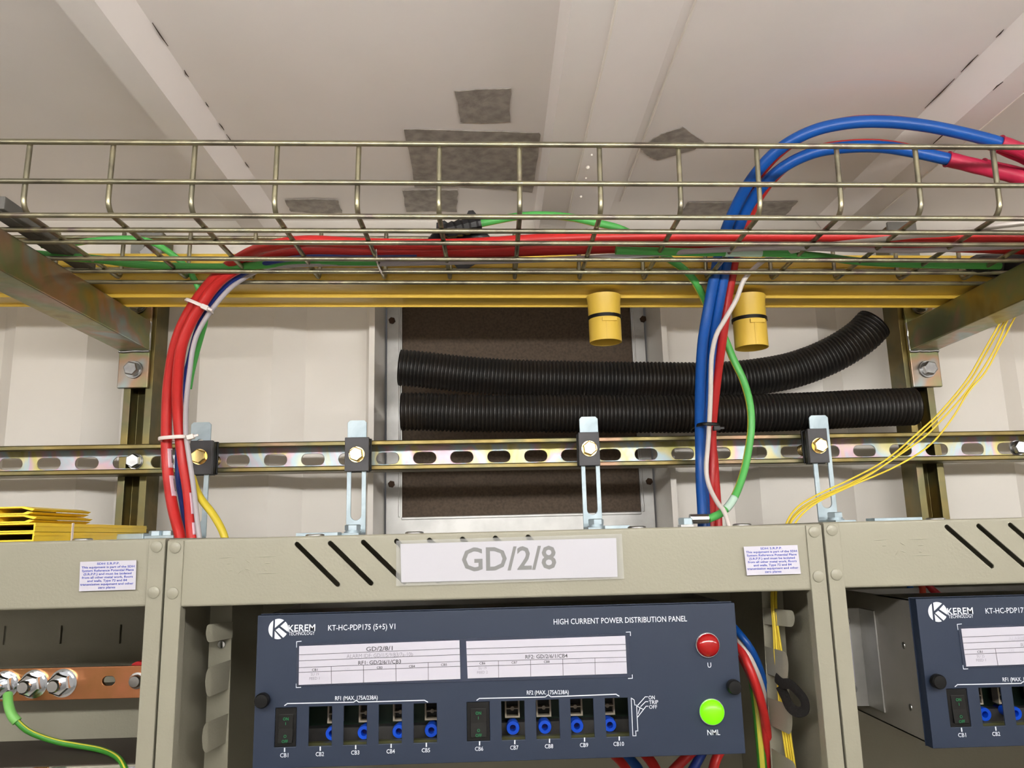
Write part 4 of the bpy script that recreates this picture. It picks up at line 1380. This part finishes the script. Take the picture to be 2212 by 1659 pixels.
    # lamps and thumb screws
    for (px, py, r, mt, nm) in ((1528, 1393, 23.5, REDL, 'red'), (1537, 1537, 24.5, GREENL, 'green')):
        q = lp(px, py)
        r = r / 2329.0
        c_ = f(q[0], -0.0002, q[2])
        lam = MB().lathe([(r * 0.8, 0), (r * 1.06, 0), (r * 1.06, 0.0012), (r * 0.8, 0.0012)], c_, FRONT, 36, True).build('lamp_bezel', CHROME, t, smooth=40)
        lam['label'] = nm + ' indicator lamp'
        prof = [(r, 0.0)] + [(r * cos(a), 0.0022 + r * 0.62 * sin(a)) for a in [k * pi / 20 for k in range(10)]] + [(0, 0.0022 + r * 0.62)]
        MB().lathe(prof, c_, FRONT, 36).build('lamp_lens', mt, lam, smooth=60)
    for px, py in ((571, 1510), (1581, 1481)):
        q = lp(px, py)
        c_ = f(q[0], 0, q[2])
        MB().lathe([(0, 0), (0.0040, 0), (0.0040, 0.0035), (0.0063, 0.0038), (0.0063, 0.0085), (0.0054, 0.0100), (0, 0.0104)], c_, FRONT, 20).build('thumb_screw', BLACKP, t, smooth=30)
    return t


CT_L = [[('GD/2/8/1', 836, 1012, 881, 874, 27, 0), ('ALARM IDF: GD/1/5/9/B3/7a-10b', 706, 1148, 928, 913, 25, 1), ('RF1: GD/2/6/1/CB3', 784, 1068, 971, 961, 24, 0), ('CB1', 476, 514, 1013, 1012, 15, 0), ('CB2', 694, 732, 1005, 1003, 15, 2), ('CB3', 906, 944, 998, 997, 15, 0),
         ('CB4', 1120, 1160, 990, 988, 15, 0), ('CB5', 1333, 1373, 979, 977, 15, 0), ('SU 19', 469, 522, 1044, 1042, 17, 1), ('FEED 1', 460, 527, 1071, 1069, 17, 1)],
        [('RF2: GD/2/6/1/CB4', 415, 695, 931, 923, 24, 0), ('CB6', 110, 149, 970, 968, 15, 0), ('CB7', 323, 361, 964, 963, 15, 0), ('CB8', 537, 576, 959, 958, 15, 0), ('CB9', 750, 789, 953, 952, 15, 2), ('CB10', 955, 1004, 946, 945, 15, 2), ('SU 19', 104, 157, 1003, 1001, 17, 1), ('FEED 2', 95, 165, 1031, 1028, 17, 1)]]
CT_R = [[('ALARM IDF:', 706, 880, 928, 922, 25, 2), ('RF1:', 784, 850, 971, 968, 24, 1), ('CB1', 476, 514, 1013, 1012, 15, 0), ('CB2', 694, 732, 1005, 1003, 15, 2), ('SU 25', 469, 522, 1044, 1042, 17, 1), ('FEED 1', 460, 527, 1071, 1069, 17, 1)], []]
dist_panel(po, 'navy power distribution panel in the middle rack with red and green lamps', (0, 5), CT_L)
dist_panel(P(1978, 1294, PY), 'navy power distribution panel at the right edge, partly out of the photo', (0,), CT_R)

# ================================================================== brackets from the rack tops to the rail
YK = 1.010


def bracket(pl, pr_, ptop, clamp, bolt, foot_bolt, lab, rz, link=None, spring=0):
    a, b = P(pl, ptop, YK).x, P(pr_, ptop, YK).x
    c = (a + b) / 2
    w = (b - a) / 2
    zt = P((pl + pr_) / 2, ptop, YK).z
    zb = rz + 0.0006
    t = thing('slotted_bracket', (c, YK, zb), lab, 'bracket', 'slotted brackets tying the racks to the rail')
    r = 0.003
    out = [(-w, zb + 0.004), (w, zb + 0.004), (w, zt - r), (w - r, zt), (-w + r, zt), (-w, zt - r)]
    s0, s1 = zb + 0.019, zt - 0.022
    hole = stadium(0, (s0 + s1) / 2, s1 - s0, 0.0135, 8, pi / 2)
    m = MB().plate(out, [hole], 0.003, Fr((c, YK, 0)))
    # bend and foot on the rack top, pointing to the aisle
    k = [(YK + 0.003, zb + 0.004), (YK, zb + 0.004), (YK - 0.002, zb + 0.003), (YK - 0.05, zb + 0.003), (YK - 0.05, zb), (YK - 0.001, zb), (YK + 0.002, zb + 0.0012)]
    m.prism([(c - w, y, z) for y, z in k], V((2 * w, 0, 0)))
    m.build('strap', GALV, t, bevel=0.0004)
    # insulating clamp with its gold bolt
    x0, y0, x1, y1 = clamp
    A, B = P(x0, y0, YK - 0.007), P(x1, y1, YK - 0.007)
    MB().box(A.x, B.x, YK - 0.007, YK - 0.0006, B.z, A.z).build('clamp_plate', CLAMP, t, bevel=0.0006)
    MB().box(A.x + 0.001, B.x - 0.001, YK + 0.0036, YK + 0.012, B.z - 0.0005, A.z - 0.001).box(A.x - 0.0005, B.x + 0.0005, YK + 0.013, YR - 0.0006, B.z + 0.001, A.z + 0.0005).build('clamp_block', BLACKP, t, bevel=0.0008)
    q = P(bolt[0], bolt[1], YK - 0.013)
    q.y = YK - 0.007
    m = MB().lathe([(0.004, 0), (0.0100, 0), (0.0100, 0.0018), (0.004, 0.0018)], q, FRONT, 28, True)
    m.hexnut(q + V((0, -0.0018, 0)), q + V((0, -0.0088, 0)), 0.0094, 0.15)
    m.build('gold_bolt', BRASS, t, smooth=35)
    hx = []
    for i in range(60):
        an = i / 60 * 2 * pi * 4.5
        hx.append(V((q.x + 0.0072 * cos(an), YR + 0.014 + 0.020 * i / 60, q.z + 0.0072 * sin(an))))
    MB().tube(hx, 0.0007, 6).build('spring', BRASS, t, smooth=60)
    # bolt through the foot
    fb = P(foot_bolt, 1140, YK - 0.03)
    m = MB().lathe([(0.004, 0), (0.0105, 0), (0.0105, 0.0016), (0.004, 0.0016)], (fb.x, fb.y, zb + 0.0032), UPZ, 24, True)
    m.lathe([(0.004, 0.0016), (0.0088, 0.0016), (0.0088, 0.0034), (0.004, 0.0034)], (fb.x, fb.y, zb + 0.0032), UPZ, 20, True)
    m.hexnut((fb.x, fb.y, zb + 0.0066), (fb.x, fb.y, zb + 0.0132), 0.0096, 0.4)
    m.build('foot_bolt', GALV, t, smooth=35)
    if link:
        l0, l1 = P(link[0], 1140, YK - 0.04).x, P(link[1], 1140, YK - 0.04).x
        MB().box(min(l0, l1), max(l0, l1), YK - 0.075, YK - 0.052, zb - 0.0002, zb + 0.0042).build('link_bar', GALV, t, bevel=0.0005)


bracket(413, 456, 912, (411, 952, 456, 1024), (428, 986), 395, 'slotted bracket half hidden behind the left red cables', RACKZ, None)
bracket(751, 792, 908, (745, 945, 796, 1017), (769, 981), 762, 'slotted bracket over the vents, left of the hardboard panel', RACKZ, (655, 742))
bracket(1251, 1291, 900, (1249, 934, 1297, 1005), (1274, 968), 1288, 'slotted bracket in front of the hardboard panel and black hoses', RACKZ, (1298, 1350))
bracket(1747, 1788, 897, (1744, 926, 1793, 999), (1773, 962), 1806, 'slotted bracket right of the green cable loop, cords passing in front', RACKZ + 0.0012, (1862, 1962))

# loose plate and nuts joining the two racks at the left
t = thing('link_plate', P(310, 1148, .93), 'flat zinc plate with two bolts joining the left and middle rack tops', 'plate')
a, b, c = P(238, 1147, .93).x, P(322, 1147, .93).x, P(384, 1147, .93).x
z0 = RACKZ + 0.0022
MB().box(a, b, .915, .945, z0, z0 + 0.0062).box(b, c, .918, .942, z0, z0 + 0.0035).build('flat_bar', GALV, t, bevel=0.0006)
for px in (338, 363):
    x = P(px, 1147, .93).x
    MB().hexnut((x, .93, z0 + 0.0036), (x, .93, z0 + 0.0092), 0.0082, 0.5).build('hex_bolt', GALV, t)

# ------------------------------------------------------------------ yellow trunking offcuts on the left rack
zt0 = RACKZ + 0.0014


def offcut(x1, ya, yb_, z0, h, lab, kind, cl=None):
    w = 0.082
    x0 = x1 - w
    k = 0.0014
    if kind == 'C':
        p = [(x0, 0), (x1, 0), (x1, h * 0.72), (x1 - 0.0016, h * 0.82), (x1 - 0.0016, h), (x1 - 0.011, h), (x0, h), (x0, h - k), (x1 - 0.0095, h - k), (x1 - 0.0095, h * 0.5), (x1 - 0.0075, h * 0.42), (x1 - 0.0065, h * 0.45), (x1 - 0.0072, h * 0.62), (x1 - 0.0050, h * 0.62), (x1 - 0.0046, h * 0.3), (x1 - 0.0030, k), (x0, k)]
        p = [(x0, 0), (x1, 0), (x1, h), (x0, h), (x0, h - k), (x1 - k, h - k), (x1 - k, k), (x0, k)]
    else:
        p = [(x0, 0), (x1 - 0.006, 0), (x1 - 0.001, 0.0020), (x1 - 0.006, 0.0028), (x1 - 0.010, k), (x1 - 0.036, k), (x1 - 0.036, h - k), (x1 - 0.012, h - k), (x1 - 0.002, h - 0.0042), (x1 + 0.001, h - 0.0024), (x1 - 0.010, h), (x0, h), (x0, h - k), (x1 - 0.039, h - k), (x1 - 0.039, k), (x0, k)]
    m = MB().prism([(x, ya, z0 + z) for x, z in p], V((0, yb_ - ya, 0)))
    if kind == 'C':
        # outer ridge along the wall of the cover
        m.box(x1, x1 + 0.0008, ya, yb_, z0 + h * 0.62, z0 + h * 0.72)
        m.box(x0, x1 - k, yb_ - 0.002, yb_, z0 + k, z0 + h - k).box(x0 - 0.0014, x0, ya, yb_, z0, z0 + h)  # back cap and left wall added to keep the inside dark
    tag(m.build('trunking_offcut', YELO), lab, 'trunking', 'yellow trunking offcuts on the left rack')


xe = P(74, 1150, .752).x
offcut(xe, .752, .985, zt0 + 0.0002, 0.0082, 'bottom yellow trunking offcut in the stack on the left rack', 'C')
offcut(xe + 0.0004, .752, .990, zt0 + 0.0088, 0.0082, 'second yellow trunking offcut from the bottom of the stack', 'C')
offcut(P(78, 1110, .756).x, .756, .86, zt0 + 0.0174, 0.0072, 'second yellow trunking offcut from the top of the stack, see-through end', 'H')
offcut(P(74, 1100, .756).x, .756, .86, zt0 + 0.0250, 0.0074, 'topmost yellow trunking offcut in the stack on the left rack', 'H')
tx = xe + 0.0008
tag(MB().box(tx, tx + 0.0008, .815, .8185, zt0 + 0.0004, zt0 + 0.0178).build('cable_tie', TIEW), 'white tie binding the two lower yellow trunking offcuts', 'cable tie', 'cable ties')

# ------------------------------------------------------------------ inside the left rack
YBB = 0.80
t = thing('copper_busbar', P(150, 1508, YBB + 0.003), 'bare copper earth bar with plated studs in the left rack', 'busbar')
A, B = P(-120, 1448.5, YBB), P(320, 1437.7, YBB)
bf = Fr(A, B - A)
L = (B - A).length
hb = 0.0293
hole = bf.inv(P(234.6, 1471, YBB))
MB().plate([(0, -hb), (L, -hb), (L, 0), (0, 0)], [stadium(hole[0], hole[2], 0.0122, 0.0086)], 0.004, bf).build('bar', COPPER, t, bevel=0.0005)
for px, py in ((13, 1479), (75, 1477), (138, 1475)):
    c = P(px, py, YBB)
    m = MB().lathe([(0.004, 0), (0.0130, 0), (0.0130, 0.0018), (0.004, 0.0018)], c, FRONT, 32, True)
    m.lathe([(0.004, 0.0018), (0.0104, 0.0018), (0.0104, 0.0036), (0.004, 0.0036)], c, FRONT, 28, True)
    m.hexnut(c + V((0, -0.0036, 0)), c + V((0, -0.0115, 0)), 0.0108, 0.2)
    m.lathe([(0, 0.011), (0.0060, 0.011), (0.0060, 0.019), (0.0048, 0.0205), (0, 0.0205)], c, FRONT, 24)
    m.build('stud', CHROME, t, smooth=35)
c = P(297, 1470, YBB)
m = MB().lathe([(0, 0), (0.0076, 0), (0.0076, 0.0016), (0.0058, 0.002), (0.0058, 0.006), (0.0048, 0.0078), (0, 0.0084)], c, FRONT, 28)
m.build('cross_screw', STEEL, t, smooth=35)
c = P(303, 1442, YBB + 0.012)
MB().cyl(c + V((0, -0.006, -0.001)), c + V((0, 0.04, -0.001)), 0.0075, 18).build('red_insulator', mat('red_insulator', rgb(186, 24, 30), 0.4), t, smooth=40)
ew = [P(17, 1500, .782), P(18, 1520, .776), P(26, 1545, .772), P(37, 1559, .772), P(60, 1579, .774), P(95, 1594, .78), P(130, 1604, .783), P(170, 1611, .783), P(210, 1618, .779), P(240, 1628, .768), P(262, 1645, .747), P(272, 1665, .737)]
ec = cable('earth_cable', spl(ew, 8), 0.0026, [GREEND, STRIPE], 'thin green and yellow earth cable hanging from the copper bar', 'cable', 'earth cables', 12, (3, 9))
MB().tube(spl(ew[:4], 8), 0.0042, 14, stripe=(6, 7, 12)).build('boot', [mat('pale_green', rgb(120, 190, 96), 0.45), STRIPE], ec, smooth=60)
# slotted liner plate
t = thing('liner_plate', P(150, 1640, .93), 'dull beige slotted plate lining the left rack behind the copper bar', 'plate')
lf = Fr((P(-160, 1400, .93).x, .93, 0))
hs = []
for px, y0, y1 in ((12, 1352, 1393), (134, 1351, 1391), (262, 1349, 1390)):
    a, b = lf.inv(P(px, y0, .93)), lf.inv(P(px - 3, y1, .93))
    hs.append([(a[0] - 0.0012, b[2]), (a[0] + 0.0012, b[2]), (a[0] + 0.0012, a[2]), (a[0] - 0.0012, a[2])])
zz = P(100, 1612, .93).z
MB().plate([(0, zz), (P(330, 1400, .93).x - lf.o.x, zz), (P(330, 1400, .93).x - lf.o.x, RACKZ - 0.004), (0, RACKZ - 0.004)], hs, 0.0015, lf).build('liner', RACK, t)
z1 = P(150, 1652, .745).z
x0, x1 = P(-200, 1652, .745).x, P(308, 1652, .745).x
t = thing('shelf_unit', (x0, .75, z1 - 0.08), 'top edge of a grey unit at the bottom of the left rack', 'unit')
MB().box(x0, x1, .742, .838, z1 - 0.08, z1 - 0.0008).build('unit_case', RACK, t, bevel=0.001)
MB().box(x0, x1, .7445, .838, z1 - 0.0008, z1).build('dark_top', mat('dark_brown', rgb(58, 50, 42), 0.7), t)  # top of the unit, coloured dark brown apart from the case
zl0 = P(100, 1600, .84).z
t2 = thing('added_liner', (x0, .84, zl0 - 0.02), 'dull beige plate added in the left rack to catch light below the copper bar', 'plate')
MB().box(x0, x1 - 0.003, .8395, .841, z1 - 0.05, P(100, 1478, .84).z).build('plate', RACK, t2)  # plate added ahead of the liner so it stands in the light
for px, mt in ((90, COPPER), (128, STEEL), (285, PAPER)):
    c = P(px, 1664, .742)
    MB().box(c.x - 0.006, c.x + 0.006, .739, .742, c.z - 0.006, c.z + 0.003).build('terminal', mt, t)

# ------------------------------------------------------------------ cables inside the middle and right racks
ins = [
    ([(1560, 1330, .86), (1590, 1360, .80), (1618, 1395, .79), (1640, 1440, .80), (1655, 1500, .81), (1664, 1590, .83), (1670, 1700, .85)], 0.0035, BLUE, 'blue cable curving out from behind the right end of the navy panel'),
    ([(1560, 1345, .86), (1595, 1382, .80), (1622, 1425, .79), (1645, 1480, .80), (1656, 1540, .82), (1664, 1620, .84), (1668, 1700, .85)], 0.0028, WHITE, 'white cable curving out between the blue and red ones beside the navy panel'),
    ([(1560, 1350, .85), (1594, 1392, .80), (1618, 1440, .785), (1640, 1500, .785), (1656, 1570, .80), (1662, 1640, .82), (1666, 1700, .84)], 0.0039, RED, 'red cable curving down beside the right end of the navy panel'),
    ([(1600, 1420, .86), (1625, 1470, .82), (1645, 1530, .80), (1655, 1600, .805), (1661, 1700, .82)], 0.0033, RED2, 'red cable close behind the front red one beside the navy panel'),
    ([(1622, 1440, .85), (1628, 1480, .83), (1636, 1540, .815), (1642, 1600, .81), (1650, 1700, .81)], 0.0046, GREEND, 'green earth cable hanging left of its twin beside the navy panel'),
    ([(1634, 1440, .86), (1640, 1480, .845), (1648, 1540, .83), (1654, 1600, .825), (1662, 1700, .825)], 0.0046, GREEND, 'green earth cable hanging right of its twin beside the navy panel'),
    ([(640, 1360, .90), (662, 1320, .90), (676, 1302, .90), (700, 1292, .90), (730, 1300, .90), (770, 1325, .89)], 0.003, NBLUE, 'thin blue cable looping up behind the navy panel at its left'),
    ([(680, 1340, .89), (690, 1305, .89), (702, 1285, .89), (715, 1270, .89)], 0.0028, RED2, 'thin red cable rising behind the navy panel at its left'),
    ([(700, 1262, .89), (730, 1288, .885), (760, 1305, .885), (790, 1330, .885)], 0.0032, RED2, 'red cable slanting down behind the navy panel at its left'),
    ([(1018, 1262, .89), (1019, 1290, .89), (1021, 1330, .89)], 0.0032, NBLUE, 'blue cable dropping straight behind the middle of the navy panel'),
    ([(1036, 1262, .885), (1041, 1290, .885), (1046, 1330, .885)], 0.0028, RED2, 'thin red cable dropping behind the middle of the navy panel'),
    ([(1040, 1262, .89), (1072, 1288, .885), (1115, 1310, .885), (1140, 1330, .885)], 0.0032, RED2, 'red cable slanting down behind the middle of the navy panel'),
    ([(1965, 1230, .885), (1966, 1275, .885), (1966, 1310, .885)], 0.0034, BLUE, 'blue cable dropping behind the right navy panel'),
    ([(1985, 1230, .88), (1992, 1270, .88), (1994, 1310, .88)], 0.0036, mat('orange_red', rgb(206, 70, 40), 0.4), 'orange red cable dropping behind the right navy panel'),
    ([(1990, 1245, .885), (2010, 1270, .88), (2040, 1295, .88)], 0.0038, RED2, 'red cable slanting down behind the right navy panel'),
    ([(1320, 1625, .80), (1345, 1650, .78), (1370, 1690, .77)], 0.0042, RED, 'red cable under the navy panel, leftmost of the group there'),
    ([(1345, 1625, .81), (1375, 1655, .80), (1400, 1700, .79)], 0.0046, BLUE, 'blue cable under the navy panel, second from the left'),
    ([(1385, 1620, .80), (1410, 1650, .78), (1430, 1690, .77)], 0.0048, RED, 'red cable under the navy panel, in the middle of the group'),
    ([(1500, 1620, .80), (1470, 1648, .79), (1430, 1690, .80)], 0.0046, RED2, 'red cable crossing leftwards under the navy panel'),
    ([(1520, 1620, .81), (1505, 1648, .80), (1480, 1690, .80)], 0.0046, NBLUE, 'dark blue cable under the navy panel near its right end'),
    ([(1560, 1615, .80), (1545, 1645, .79), (1535, 1690, .79)], 0.0046, RED, 'red cable under the navy panel, rightmost of the group there'),
]
for pts, r, mt, lab in ins:
    st_ = [STRIPE if False else mt]
    cable('rack_cable', spl([P(*q) for q in pts], 8), r, [mt, STRIPE] if mt is GREEND else mt, lab, 'cable', 'cables inside the racks', 12, (2, 3, 8) if mt is GREEND else None)
